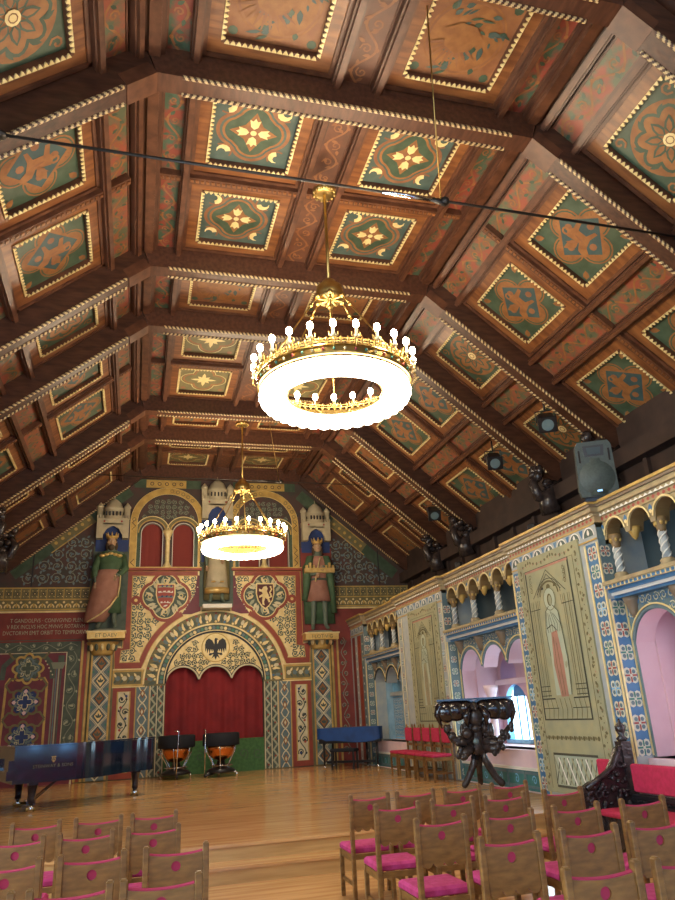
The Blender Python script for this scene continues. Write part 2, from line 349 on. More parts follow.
# backing above everything
for P, a, b in ((PF, -HW-.25, HW+.25), (PR, -.25, SL+.4), (PL, -.25, SL+.4)):
    ceil.prism([(a, -3.), (b, -3.), (b, YE+.2), (a, YE+.2)], PD+.06, PD+.12, 'beam', P)
ceiling = ceil.build('ceiling', kind='structure')
ceil_kinds = {}
def inv(P): return lambda u, v, d: P(u, v, d)
def Plocal(u, v, d): return (u, v, d)       # for coffer templates: plane z = depth, viewed from below, d negative = below
PA = lambda u, v, d: (u, v, d)
def coffer_template(kind):
    W, G = .80, .56                          # half sizes: board outer, painted panel
    b = MB()
    for a in ((-W, W, -W, -G-.035), (-W, W, G+.035, W), (-W, -G-.035, -G-.035, G+.035), (G+.035, W, -G-.035, G+.035)):
        b.box(*a, BD, BD+.05, 'board')
    for sx in (-1, 1):                       # raised outer moulding
        b.box(min(sx*W, sx*(W-.05)), max(sx*W, sx*(W-.05)), -W, W, BD-.03, BD, 'moulding'); b.box(-W, W, min(sx*W, sx*(W-.05)), max(sx*W, sx*(W-.05)), BD-.03, BD, 'moulding')
    o = b.build('coffer')
    g = MB(); e = G+.035
    g.T = None
    for sx in (-1, 1):
        g.box(min(sx*G, sx*e), max(sx*G, sx*e), -e, e, BD-.012, PD, 'ink' if 0 else 'moulding'); g.box(-G, G, min(sx*G, sx*e), max(sx*G, sx*e), BD-.012, PD, 'moulding')
    n = 16; st = 2*G/n
    for k in range(n):
        c = -G+(k+.5)*st
        for s1 in (-1, 1):
            for hor in (0, 1):
                tri = [(c-st*.46, s1*(e+.002)), (c+st*.46, s1*(e+.002)), (c+st*.1, s1*(G-.012)), (c-st*.1, s1*(G-.012))]
                if hor: tri = [(y, x) for x, y in tri]
                g.prism(tri, BD-.026, BD-.008, 'palegold', PA)
    go = g.build('gilded_moulding', o)
    p = MB(); Q = lambda u, v, d: (u, v, PD+d)
    base = {'flower': 'pteal', 'griffin': 'pgreen', 'rosette': 'pgreen', 'star': 'olive', 'figure': 'pbrown'}[kind]
    p.box(-G, G, -G, G, PD, PD+.03, base)
    def lobes(r, k, amp, ph=0., n=48): return [((r+amp*abs(cos(k*t/2+ph)))*cos(t), (r+amp*abs(cos(k*t/2+ph)))*sin(t)) for t in [2*pi*i/n for i in range(n)]]
    if kind == 'flower':
        def qf(k_, r, ph=0.):
            pts = []
            for q in range(4):
                a = q*pi/2+ph; pts += [(k_*cos(a)+r*cos(a+t), k_*sin(a)+r*sin(a+t)) for t in [-1.2+2.4*i/9 for i in range(10)]]
            return pts
        poly(p, Q, qf(.22, .29), 'pbrown', 1); poly(p, Q, qf(.21, .25), 'pteal', 1.5); poly(p, Q, qf(.20, .225), 'porange', 2); poly(p, Q, qf(.195, .195), 'pgreen', 2.4)
        poly(p, Q, [((.33 if k % 2 == 0 else .17)*cos(k*pi/4), (.33 if k % 2 == 0 else .17)*sin(k*pi/4)) for k in range(8)], 'porange', 2.8)
        poly(p, Q, [((.30 if k % 2 == 0 else .12)*cos(k*pi/4), (.30 if k % 2 == 0 else .12)*sin(k*pi/4)) for k in range(8)], 'pbrown', 3)
        for k in range(4):
            a = k*pi/2; c_, s_ = cos(a), sin(a)
            poly(p, Q, [(c_*x-s_*y, s_*x+c_*y) for x, y in [(.06, 0), (.10, .05), (.21, .075), (.19, .03), (.24, 0), (.19, -.03), (.21, -.075), (.10, -.05)]], 'palegold', 3.5)
            a += pi/4; poly(p, Q, arc(.52*cos(a), .52*sin(a), .10, a+.5, a+pi*2-.5-pi*.6, 6)+arc(.56*cos(a), .56*sin(a), .06, a+pi*1.2, a+.8, 4), 'palegold', 3); strip(p, Q, arc(.55*cos(a), .55*sin(a), .13, a+1.8, a+2*pi-1.8, 8), .025, 'pbrown', 2.6)
            for s1 in (-1, 1): leaf(p, Q, .24*cos(a+s1*.4), .24*sin(a+s1*.4), a+s1, .12, .07, 'pgreen', 3)
        disc(p, Q, 0, 0, .045, 'palegold', 4, 8)
    elif kind == 'figure':
        random.seed(40)
        disc(p, Q, 0, 0, .50, 'porange', 1, 30); strip(p, Q, [(.46*cos(t), .46*sin(t)) for t in [2*pi*i/40 for i in range(40)]], .03, 'pbrown', 1.6, True)
        for q in range(34):
            a = random.uniform(-2.4, 2.0); r = random.uniform(.12, .46); leaf(p, Q, r*cos(a), r*sin(a), a+random.uniform(.7, 1.6), random.uniform(.08, .2), random.uniform(.03, .08), 'pteal' if q % 3 else 'pgreen', 2+q*.05)
        for q in range(9): leaf(p, Q, -.1, .02, .6+q*.28, .42, .045, 'pbrown', 4)
        poly(p, Q, [(-.3, -.1), (-.22, .12), (-.05, .2), (.12, .12), (.2, -.05), (.08, -.18), (-.12, -.2)], 'porange', 4.5)
        for sx in (-1, 1):
            for sy in (-1, 1): disc(p, Q, .47*sx, .47*sy, .06, 'pgreen', 1.5, 8)
    elif kind == 'griffin':
        oc = 'porange' if kind == 'griffin' else 'pgreen'
        p.box(-G, G, -G, G, PD-.002, PD, 'pgreen' if kind == 'griffin' else 'olive')
        for sx, sy in ((1, 0), (-1, 0), (0, 1), (0, -1)):
            disc(p, Q, .30*sx, .30*sy, .25, 'porange', 1, 18); ring(p, Q, .30*sx, .30*sy, .215, .022, 'pgreen', 1.5, 18); disc(p, Q, .24*sx, .24*sy, .06, 'pbrown', 3.2, 8)
            for k in range(9): leaf(p, Q, .27*sx, .27*sy, math.atan2(sy, sx)+(k-4)*.38, .21, .028, 'pbrown', 2)
        poly(p, Q, [(.48, 0), (0, .48), (-.48, 0), (0, -.48)], 'porange', 2.5); poly(p, Q, [(.42, 0), (0, .42), (-.42, 0), (0, -.42)], 'tealdeep', 3)
        # a striding beast: body, neck, head, legs, tail, wing
        poly(p, Q, [(1.35*x, 1.35*y) for x, y in [(-.17, .02), (-.13, .09), (.03, .07), (.08, .15), (.16, .17), (.2, .11), (.13, .06), (.10, -.04), (.12, -.15), (.08, -.15), (.04, -.05), (-.07, -.05), (-.10, -.15), (-.15, -.15), (-.13, -.04)]], oc if kind == 'griffin' else 'porange', 4)
        leaf(p, Q, .02, .08, 2.0, .26, .14, 'porange', 4.5); leaf(p, Q, .04, .08, 2.5, .22, .04, 'pbrown', 5); leaf(p, Q, -.1, .02, .1, .2, .03, 'pbrown', 5); spiral(p, Q, -.24, .05, .08, .03, 'porange', 4, 0, 1, 1, 10)
        for sx in (-1, 1):
            for sy in (-1, 1): disc(p, Q, .47*sx, .47*sy, .07, 'pteal', 1.5, 8); leaf(p, Q, .52*sx, .52*sy, math.atan2(-sy, -sx), .16, .1, 'porange', 2)
    elif kind == 'rosette':
        disc(p, Q, 0, 0, .50, 'porange', 1, 32); strip(p, Q, lobes(.33, 8, .1), .04, 'pgreen', 2, True)
        for k in range(8):
            a = k*pi/4; leaf(p, Q, .08*cos(a), .08*sin(a), a, .24, .13, 'pgreen', 3); leaf(p, Q, .1*cos(a), .1*sin(a), a, .18, .07, 'porange', 4)
            leaf(p, Q, .36*cos(a+.39), .36*sin(a+.39), a+1.3, .15, .06, 'pgreen', 3)
        disc(p, Q, 0, 0, .09, 'palegold', 5, 10); ring(p, Q, 0, 0, .05, .012, 'pbrown', 6, 8)
        for sx in (-1, 1):
            for sy in (-1, 1): spiral(p, Q, .45*sx, .45*sy, .09, .025, 'porange', 2, 0, 1.1, sx*sy, 8)
    else:
        strip(p, Q, lobes(.3, 4, .16), .045, 'porange', 1, True); strip(p, Q, lobes(.36, 4, .16), .014, 'palegold', 1.5, True)
        for k in range(8): a = k*pi/4; leaf(p, Q, 0, 0, a, .3 if k % 2 == 0 else .2, .09, 'palegold', 3)
        for sx in (-1, 1):
            for sy in (-1, 1): disc(p, Q, .44*sx, .44*sy, .06, 'pbrown', 2, 8)
    p.build('painted_panel', o)
    return o
protos = {}
def place_coffer(kind, side, u, y0, y1):
    sy = (y1-y0)/1.6
    if kind in protos: o = dup(protos[kind], parent=ceiling)
    else: o = protos[kind] = coffer_template(kind); o.parent = ceiling
    yc = (y0+y1)/2
    if side == 'F': mw = Matrix.Translation((CC+u, yc, ZK)) @ Matrix.Diagonal((1, sy, 1, 1))
    else:
        s = 1 if side == 'R' else -1
        X = Vector((s*cs, 0, -sn)); N = Vector((s*sn, 0, cs)); c = Vector(((XR if s > 0 else XL)+s*u*cs, yc, ZK-u*sn))
        mw = Matrix(((X.x, 0, N.x, c.x), (0, 1, 0, c.y), (X.z, 0, N.z, c.z), (0, 0, 0, 1))) @ Matrix.Diagonal((1, sy, 1, 1))
    o.matrix_world = mw
    return o
def rib(P, u0, u1, y0, y1, d0=.24, m='beam_side'):   # stepped rib running along the hall
    b = MB(); w = u1-u0
    b.prism([(u0, y0), (u1, y0), (u1, y1), (u0, y1)], d0+.05, BD+.02, m, P)
    b.prism([(u0+w*.22, y0), (u1-w*.22, y0), (u1-w*.22, y1), (u0+w*.22, y1)], d0, d0+.05, 'moulding', P)
    return b.build('rib', ceiling)
def beadrib(P, u0, u1, y0, y1):                       # cross rib between two coffer rows, with carved billets
    b = MB(); b.prism([(u0, y0), (u1, y0), (u1, y1), (u0, y1)], BD-.10, BD+.02, 'moulding', P)
    n = int((u1-u0)/.075); w = (u1-u0)/n
    for k in range(n): b.prism([(u0+(k+.15)*w, y0+.035), (u0+(k+.75)*w, y0+.035), (u0+(k+.85)*w, y1-.035), (u0+(k+.25)*w, y1-.035)], BD-.115, BD-.10, 'board', P)
    return b.build('cross_rib', ceiling)
def strip_panel(P, u0, u1, y0, y1, kind):
    b = MB(); b.prism([(u0, y0), (u1, y0), (u1, y1), (u0, y1)], BD+.01, BD+.05, kind, P)
    Q = lambda u, v, d: P(u, v, BD+.01+d); uc = (u0+u1)/2; w = (u1-u0)
    n = max(2, round((y1-y0)/.34)); st = (y1-y0)/n
    for k in range(n):
        c = y0+(k+.5)*st
        mm = 'pbrown' if kind in ('predgreen', 'cstrip') else 'porange'; sg = 1 if k % 2 else -1
        strip(b, Q, [(uc+sg*w*.28*sin(pi*t/8), c-st/2+st*t/8) for t in range(9)], .03, mm, 1); spiral(b, Q, uc-sg*w*.05, c, w*.2, .02, mm, 1.5, k, 1.2, sg, 9); disc(b, Q, uc+sg*w*.3, c, .03, 'porange' if kind != 'cstrip' else 'pbrown', 2, 6)
        for sx in (-1, 1): leaf(b, Q, uc+sx*w*.15, c+sx*st*.25, random.uniform(0, 6), .1, .05, 'pgreen' if kind != 'cstrip' else 'pbrown', 2)
    for s1 in (u0+.012, u1-.012): strip(b, Q, [(s1, y0), (s1, y1)], .022, 'moulding', 1, h=.015)
    return b.build('painted_strip', ceiling)
def ropeline(b, p0, p1, r=.028, side=1):              # twisted gilded rope
    p0 = Vector(p0); p1 = Vector(p1); L = (p1-p0).length; n = int(L/.0125); d = (p1-p0)/L
    a = d.cross(Vector((0, 1, 0))).normalized(); c = Vector((0, 1, 0)); k = 8
    base = len(b.v); g = b.mid('rope'); dk = b.mid('beam')
    for i in range(n+1):
        p = p0+d*(L*i/n)
        for j in range(k): t = 2*pi*j/k; b.v.append(tuple(b.T @ (p+(a*cos(t)+c*sin(t))*r)))
    for i in range(n):
        for j in range(k):
            b.f.append((base+i*k+j, base+i*k+(j+1) % k, base+(i+1)*k+(j+1) % k, base+(i+1)*k+j)); b.sm.append(True)
            b.mi.append(g if (i+side*j) % 6 < 2.7 else dk)
rows = []
for i in range(len(Ty)-1):
    a, b_ = Ty[i]+TW, Ty[i+1]
    if b_-a > 2.2: m_ = (a+b_)/2; rows.append((a, b_, [(a+.02, m_-.06), (m_+.06, b_-.02)]))
    else: rows.append((a, b_, [(a+.02, b_-.02)]))
FK = ['rosette', 'figure', 'flower', 'figure', 'star', 'figure', 'star']; SK = ['rosette', 'rosette', 'griffin', 'rosette', 'griffin', 'figure', 'figure']
U_C, U_F = 1.13, (.50, 1.93)                                            # flat coffer centre; slope coffer centres 1.30, 3.55
for i, (a, b_, rr) in enumerate(rows):
    if i == 0: continue
    for j, (y0, y1) in enumerate(rr):
        for s in (-1, 1): place_coffer(FK[i], 'F', s*U_C, y0, y1)
        for side in 'RL':
            for kk, u in enumerate((1.40, 3.70)):
                kd = SK[i] if not (i == 2 and side == 'L' and kk) else 'figure'
                place_coffer(kd, side, u, y0, y1)
    if len(rr) == 2:
        m_ = (a+b_)/2
        for P, u0, u1 in ((PF, -1.93, -.33), (PF, .33, 1.93), (PR, .60, 2.2), (PR, 2.90, 4.50), (PL, .6, 2.2), (PL, 2.90, 4.50), (PR, .14, .5), (PL, .14, .5), (PR, 2.34, 2.76), (PL, 2.34, 2.76), (PF, 2.05, 2.35), (PF, -2.35, -2.05), (PF, -.2, .2)):
            beadrib(P, u0, u1, m_-.06, m_+.06)
    for s in (-1, 1):
        rib(PF, s*.265-.065, s*.265+.065, a, b_); rib(PF, s*1.99-.06, s*1.99+.06, a, b_); rib(PF, s*2.47-.12, s*2.47+.12, a, b_)
        strip_panel(PF, s*2.2-.15, s*2.2+.15, a, b_, 'predgreen')
    strip_panel(PF, -.2, .2, a, b_, 'cstrip')
    for P in (PR, PL):
        for u in (.02, .54, 2.27, 2.83, 4.56): rib(P, u-.06, u+.06, a, b_)
        strip_panel(P, .10, .48, a, b_, 'stripe'); strip_panel(P, 2.33, 2.77, a, b_, 'stripe')
# trusses
names = ['nearest the viewer', 'second from the viewer', 'third from the viewer', 'fourth from the viewer', 'just behind the large chandelier', 'sixth from the viewer', 'last before the end wall', 'lying against the end wall']
for i, y in enumerate(Ty):
    if i == 0: continue
    w = TW if i < 7 else YE-Ty[-1]
    t = thing('roof_truss', 'dark roof truss with gilt rope edges, ' + ['', 'nearest the viewer, in the top right corner', 'crossing just above the near iron rod', 'just beyond the flowered square coffers', 'fourth from the viewer, behind the large chandelier', 'fifth from the viewer', 'last free one before the end wall', 'lying against the painted end wall'][i], 'roof truss', (CC, y, ZK), group='roof trusses of the coffered ceiling')
    def bb(name, fn):
        b = MB(); b.T = Matrix.Translation((-CC, -y, -ZK)); fn(b); return b.build(name, t)
    k = BD*math.tan(TH/2)
    def collar(b): b.prism([(-HW, 0), (HW, 0), (HW+k, BD+.06), (-HW-k, BD+.06)], y, y+w, 'beam_side', lambda u, v, d: (CC+u, d, ZK+v))
    bb('collar_beam', collar)
    for P, s in ((PR, 1), (PL, -1)):
        def raf(b): b.prism([(0, 0), (SL+.1, 0), (SL+.1, BD+.06), (-k, BD+.06)], y, y+w, 'beam', lambda u, v, d: P(u, d, v))
        bb('rafter', raf)
        def cl(b):      # smooth bracket block at the kink
            b.prism([(-.0, -.02), (.42, -.02), (.42, .16), (0, .16)], y-.012, y+w+.012, 'moulding', lambda u, v, d: P(u, d, v))
        if i < 7: bb('kink_bracket', cl)
        for yy, sd in ((y+.01, 1), (y+w-.01, -1)):
            if i == 7 and sd < 0: continue
            def rp(b): ropeline(b, P(.46, yy, .0), P(4.15, yy, .0), .027, sd)
            bb('rope_moulding', rp)
        # carved foot bracket: crouching beast on a corbel
        if i < 7:
            def foot(b):
                random.seed(i*3+s)
                b.T = Matrix.Translation((-CC, -y, -ZK))
                for q in range(16):
                    u = 3.85+random.uniform(0, .75); dd = random.uniform(-.42, .02)*(u-3.5)
                    b.ball(P(u, y+w/2+random.uniform(-.14, .14), dd), (random.uniform(.07, .15), random.uniform(.08, .14), random.uniform(.06, .15)), 'carved', 8, 5)
                b.tube([P(4.0, y+w/2, -.05), P(4.05, y+w/2, -.35), P(4.3, y+w/2, -.5), P(4.55, y+w/2, -.42)], [.06, .10, .12, .07], 'carved', 8)
                b.tube([P(4.5, y+w/2, .1), P(4.45, y+w/2, -.4), P(4.7, y+w/2, -.6)], [.16, .2, .22], 'carved', 8)
            bb('carved_foot', foot)
    for yy, sd in ((y+.01, 1), (y+w-.01, -1)):
        if i == 7: continue
        def rp(b): ropeline(b, PF(-HW+.30, yy, 0), PF(HW-.30, yy, 0), .027, sd)
        bb('rope_moulding', rp)
# ================================================================== FLOOR, STAGE, SHELL
f = MB(); f.box(-4.2, 8.6, -7., YS, -.1, 0, 'floor'); f.build('floor', kind='structure')
st = MB(); st.box(-4.09, XW-.005, YS, YE-.005, 0, ZS-.035, 'riser'); st.box(-4.09, XW-.005, YS-.03, YE-.005, ZS-.035, ZS, 'floor')
tag(st.build('stage_platform'), 'low wooden stage platform with a polished parquet top', 'stage')
sp = MB(); sp.box(-4.1, 5.2, YS-.36, YS-.005, 0, ZS/2-.03, 'riser'); sp.box(-4.1, 5.2, YS-.385, YS-.005, ZS/2-.03, ZS/2, 'floor')
tag(sp.build('stage_step'), 'long pale wooden step along the front of the stage', 'step')
wl = MB(); PWL = lambda u, v, d: (-4.1-d, u, v)
wins = [(-5.5+3.*k, -3.9+3.*k) for k in range(5)]
plate(wl, PWL, -7, YE+.1, 0, 6.3, [(a, b, const(1.1), archf((a+b)/2, .8, 3.3)) for a, b in wins], .35, 'plaster', 'plaster')
wl.build('wall_left', kind='structure')
for k, (a, b) in enumerate(wins):
    g = MB(); g.box(-4.44, -4.40, a, b, 1.1, 4.1, 'daylight')
    for q in range(1, 3): g.box(-4.40, -4.36, a+(b-a)*q/3-.02, a+(b-a)*q/3+.02, 1.1, 4.05, 'beam')
    for z in (2., 2.9, 3.5): g.box(-4.40, -4.36, a, b, z-.02, z+.02, 'beam')
    g.build('window_%d' % (k+1), kind='structure')
wb = MB(); plate(wb, lambda u, v, d: (u, -7.-d, v), -4.2, 8.6, 0, 9.8, [(-4.0+2.5*k, -1.8+2.5*k, const(1.0), archf(-2.9+2.5*k, 1.1, 3.6)) for k in range(4)], .3, 'plaster', 'plaster', 12); wb.build('wall_behind', kind='structure')
for k in range(4):
    g = MB(); g.box(-4.0+2.5*k, -1.8+2.5*k, -7.36, -7.32, 1.0, 4.75, 'rearlight')  # unseen panes, added and made blue for reflections in the piano
    for z in (1.8, 2.6, 3.4): g.box(-3.9+2.5*k, -1.9+2.5*k, -7.32, -7.28, z-.02, z+.02, 'beam')
    g.box(-2.93+2.5*k, -2.87+2.5*k, -7.32, -7.28, 1., 4.3, 'beam')
    g.build('window_%d' % (8+k), kind='structure')
wr = MB(); wr.box(8.30, 8.45, -7, YE+.1, 0, 6.6, 'hallwood'); wr.box(8.05, 8.30, -7, YE, 5.55, 5.85, 'hallwood'); wr.box(8.2, 8.30, -7, YE, 4.9, 5.0, 'hallwood'); wr.box(6.6, 8.3, -7, YE, 4.28, 4.34, 'hallwood')
for k in range(30): wr.box(8.22, 8.30, -6.5+.95*k, -6.4+.95*k, 4.3, 5.6, 'hallwood')
wr.build('wall_right', kind='structure')
# tie rods
for (y, z, x0, x1, xw, lab) in ((6.42, 7.47, -1.60, 6.72, 3.31, 'thin dark iron tie rod crossing the hall below the nearer roof truss'), (18.42, 7.78, -2.3, 6.15, 3.56, 'thin dark iron tie rod crossing the hall before the end wall')):
    t = thing('tie_rod', lab, 'rod', (xw, y, z))
    b = MB(); b.tube([(x0-xw, 0, .03), (0, 0, 0), (x1-xw, 0, -.03)], .018 if y < 10 else .012, 'iron', 8)
    for q in (x0-xw, x1-xw): b.lathe([(.06, -.02), (.06, .02)], (q, 0, .03 if q < 0 else -.03), 'iron', 8)
    b.build('rod', t)
    b = MB(); b.tube([(-.75, 0, .005), (-.04, 0, 0)], .03, 'chrome' if y < 10 else 'iron', 8)
    b.tube([(-.12, 0, .0), (.06, 0, -.05)], .03, 'iron', 8); b.ball((.05, 0, 0), .06, 'iron'); b.build('turnbuckle', t)
    b = MB(); b.tube([(0, 0, .02), (-.46, -1.13, ZK+BD-z)], .010, 'brass', 6); b.build('hanger_cable', t)
# ================================================================== END WALL
PE = lambda u, v, d: (CX+u, YE+d, v)
w = MB()
def scal(u):                                            # three scallops of the stage arch
    a = abs(u); c = 0 if a < .465 else .93
    return max(2.83, 2.72+sqrt(max(0, .455**2-(a-c)**2))) if a < 1.385 else 2.72
plate(w, PE, -6.3, 6.3, 0, 5.95, [(-1.39, 1.39, const(ZS), scal)], .35, 'olive', 'vinegreen', 40)
nops = []
for s in (-1, 1):
    for c in (1.0, 1.92): nops.append((s*c-.31, s*c+.31, const(6.02), archf(s*c, .31, 7.08)))
plate(w, PE, -6.3, 6.3, 5.95, 9.6, nops, .45, 'darkfield', 'stonegrey', 12)
w.box(CX-2.4, CX+2.4, YE+.45, YE+.5, 5.9, 7.6, 'void')
w.box(CX-1.6, CX+1.6, YE+.36, YE+.42, 0, 3.4, 'void')
wall = w.build('wall_back', kind='structure')
def part(name, fn, parent=None, P=PE):
    b = MB(); fn(b); return b.build(name, parent or wall)
def paint(name, fn): return part(name, fn)
def mir(fn):                                            # draw on both sides of the axis
    def g(b):
        for s in (1, -1): fn(b, (lambda u, v, d, s=s: PE(s*u, v, d)), s)
    return g
# curtain and green dado in the stage arch
b = MB(); n = 60; pts = []
for i in range(n+1):
    u = -1.42+2.84*i/n; pts.append((CX+u, YE+.20+.035*sin(i*.9)+.02*sin(i*.37)))
b.add([(x, y, z) for z in (1.18, 3.25) for x, y in pts], [(i, i+1, n+2+i, n+1+i) for i in range(n)], 'curtain', True)
b.add([(x, y+.02, z) for z in (1.18, 3.25) for x, y in pts], [(i, i+1, n+2+i, n+1+i) for i in range(n)], 'curtain', True)
tag(b.build('stage_curtain'), 'dark red curtain hanging in the great painted arch', 'curtain')
b = MB(); b.box(CX-1.40, CX+1.40, YE+.02, YE+.12, ZS, 1.20, 'greencloth')
Q = lambda u, v, d: (CX+u, YE+.02+d, v)
for k in range(7): spiral(b, Q, -1.2+.4*k, .8, .15, .02, 'pgreen', 1, k, 1.3, 1 if k % 2 else -1, 12)
tag(b.build('dado_screen'), 'green patterned screen closing the foot of the great arch', 'screen')
# great arch bands
def great(b):
    z0 = 2.75
    def band(r0, r1, m, l): 
        a = arc(0, z0, (r0+r1)/2, 0, pi, 48); strip(b, PE, a, r1-r0, m, l)
    band(1.62, 2.0, 'olive', 1); band(1.40, 1.62, 'vinegreen', 1); strip(b, PE, arc(0, z0, 2.0, 0, pi, 48), .05, 'palegold', 2, h=.02)
    strip(b, PE, arc(0, z0, 1.62, 0, pi, 48), .045, 'palegold', 2, h=.02); strip(b, PE, arc(0, z0, 1.40, 0, pi, 48), .05, 'ink', 2, h=.03); strip(b, PE, arc(0, z0, 1.44, 0, pi, 48), .025, 'palegold', 2, h=.02)
    for k in range(21):
        a = pi*(k+.5)/21; c, s_ = cos(a), sin(a)
        for da, m, r, ln in ((-.04, 'palegold', 1.68, .25), (.045, 'vinegreen', 1.66, .24), (0, 'cream' if k % 2 else 'steelblue', 1.73, .2)):
            leaf(b, PE, r*cos(a+da), z0+r*sin(a+da), a+da*6, ln, .10, m, 2 + abs(da)*10)
        disc(b, PE, 1.93*c, z0+1.93*s_, .035, 'borderred', 2, 8); disc(b, PE, 1.69*c, z0+1.69*s_, .035, 'tileblue' if k % 3 == 0 else 'palegold', 3, 8)
        for q in (0, .5):
            aa = pi*(k+.25+q)/21; disc(b, PE, 1.515*cos(aa), z0+1.515*sin(aa), .05, ('tilegreen', 'steelblue', 'palegold', 'vinelight')[(2*k+int(q*2)) % 4], 3, 8); 
part('arch_bands', great)
def tymp(b):
    pts = [(u, scal(u)) for u in [1.36-2.72*i/60 for i in range(61)]]
    poly(b, PE, arc(0, 2.75, 1.385, 0, pi, 40)+[(-1.385, 2.74)]+[(-p[0], p[1]+.0) for p in pts]+[(1.385, 2.74)], 'palegold', 1)
    random.seed(3)
    def inside(u, v): return u*u+(v-2.75)**2 < 1.29**2 and v > scal(u)+.08 and u*u+(v-3.72)**2 > .46**2
    scrollfield(b, PE, -1.35, 1.35, 2.85, 4.1, .17, .024, 'vinegreen', 'ink', 2, inside)
    for c in (-.93, 0, .93): strip(b, PE, arc(c, 2.72, .475, .25, pi-.25, 16), .04, 'cream', 3, h=.02); strip(b, PE, arc(c, 2.72, .51, .25, pi-.25, 16), .02, 'ink', 3)
part('tympanum', tymp)
def eagle(b):
    cz = 3.70; ring(b, PE, 0, cz, .40, .03, 'goldpaint', 3.5, 28); disc(b, PE, 0, cz, .385, 'palegold', 3, 28)
    def e(pts, s): poly(b, PE, [(s*x, cz+y) for x, y in pts], 'ink', 5)
    poly(b, PE, [(-.035, cz+.12), (-.04, cz+.22), (-.01, cz+.27), (.04, cz+.255), (.08, cz+.22), (.035, cz+.215), (.04, cz+.12), (.09, cz-.02), (.045, cz-.15), (.12, cz-.31), (.04, cz-.25), (0, cz-.35), (-.04, cz-.25), (-.12, cz-.31), (-.045, cz-.15), (-.09, cz-.02)], 'ink', 5)
    for s in (-1, 1):
        e([(.05, .1), (.1, .2), (.2, .26), (.28, .2), (.31, .08), (.3, -.12), (.26, -.02), (.24, -.17), (.2, -.03), (.18, -.18), (.14, -.04), (.1, -.12), (.07, 0)], s)
        e([(.03, -.12), (.1, -.16), (.17, -.15), (.2, -.2), (.16, -.23), (.1, -.2), (.05, -.18)], s)
part('eagle_emblem', eagle)
# jambs below the arch
def jambs(b, P, s):
    z0, z1 = ZS+.02, 2.70
    rect(b, P, 1.42, 1.80, z0, z1, 'vinegreen', 1)
    for u in (1.51, 1.71): strip(b, P, [(u+.055*sin(k*pi/2), z0+(z1-z0)*k/34) for k in range(35)], .05, 'vinelight', 2)
    for u in (1.42, 1.61, 1.80): strip(b, P, [(u, z0), (u, z1)], .025, 'cream', 2, h=.015)
    for k in range(11): disc(b, P, 1.61+.1*(1 if k % 2 else -1), z0+.1+.22*k, .03, 'borderred', 3, 6)
    rect(b, P, 1.82, 2.19, z0, z1, 'steelblue', 1)
    for sg in (1, -1): strip(b, P, [(2.005+sg*.11*cos(k*pi/3), z0+(z1-z0)*k/24) for k in range(25)], .03, 'cream', 2)
    for k in range(5):
        c = z0+.30+.48*k-.08; poly(b, P, [(2.005, c-.13), (2.075, c), (2.005, c+.13), (1.935, c)], 'porange', 3); poly(b, P, [(2.005, c-.07), (2.04, c), (2.005, c+.07), (1.97, c)], 'cream', 4)
    for u in (1.82, 2.19): strip(b, P, [(u, z0), (u, z1)], .03, 'goldpaint', 2, h=.015)
part('patterned_jambs', mir(jambs))
def redpanel(b, P, s):
    rect(b, P, 2.21, 2.80, .37, 2.68, 'borderred', 1); rect(b, P, 2.34, 2.67, .52, 2.58, 'cream', 2)
    strip(b, P, [(2.34, .52), (2.67, .52), (2.67, 2.58), (2.34, 2.58)], .025, 'goldpaint', 3, True, .01)
    random.seed(5); vine(b, P, 2.505, .58, 2.54, .15, .03, 'vinegreen', 'ink', 3, step=.29)
    for k in range(7): disc(b, P, 2.505+(.07 if k % 2 else -.07), .72+.29*k, .035, 'tilered' if k % 2 else 'navy', 4.5, 8)
    rect(b, P, 2.21, 2.80, ZS, .37, 'ink', 1)
part('red_framed_panels', mir(redpanel))
def bandpanel(b, P, s):
    rect(b, P, 2.0, 2.83, 2.70, 3.17, 'goldpaint', 1); rect(b, P, 2.06, 2.78, 2.77, 3.10, 'olive', 2)
    for k in range(4):
        c = 2.15+.18*k; disc(b, P, c, 2.93, .07, ('cream', 'steelblue')[k % 2], 3, 8); leaf(b, P, c+.04, 2.96, 1., .13, .06, 'palegold', 4); leaf(b, P, c+.04, 2.9, -1., .12, .06, 'vinegreen', 4)
    for v in (2.70, 3.17): strip(b, P, [(1.95, v), (2.83, v)], .03, 'palegold', 3, h=.015)
part('impost_bands', mir(bandpanel))
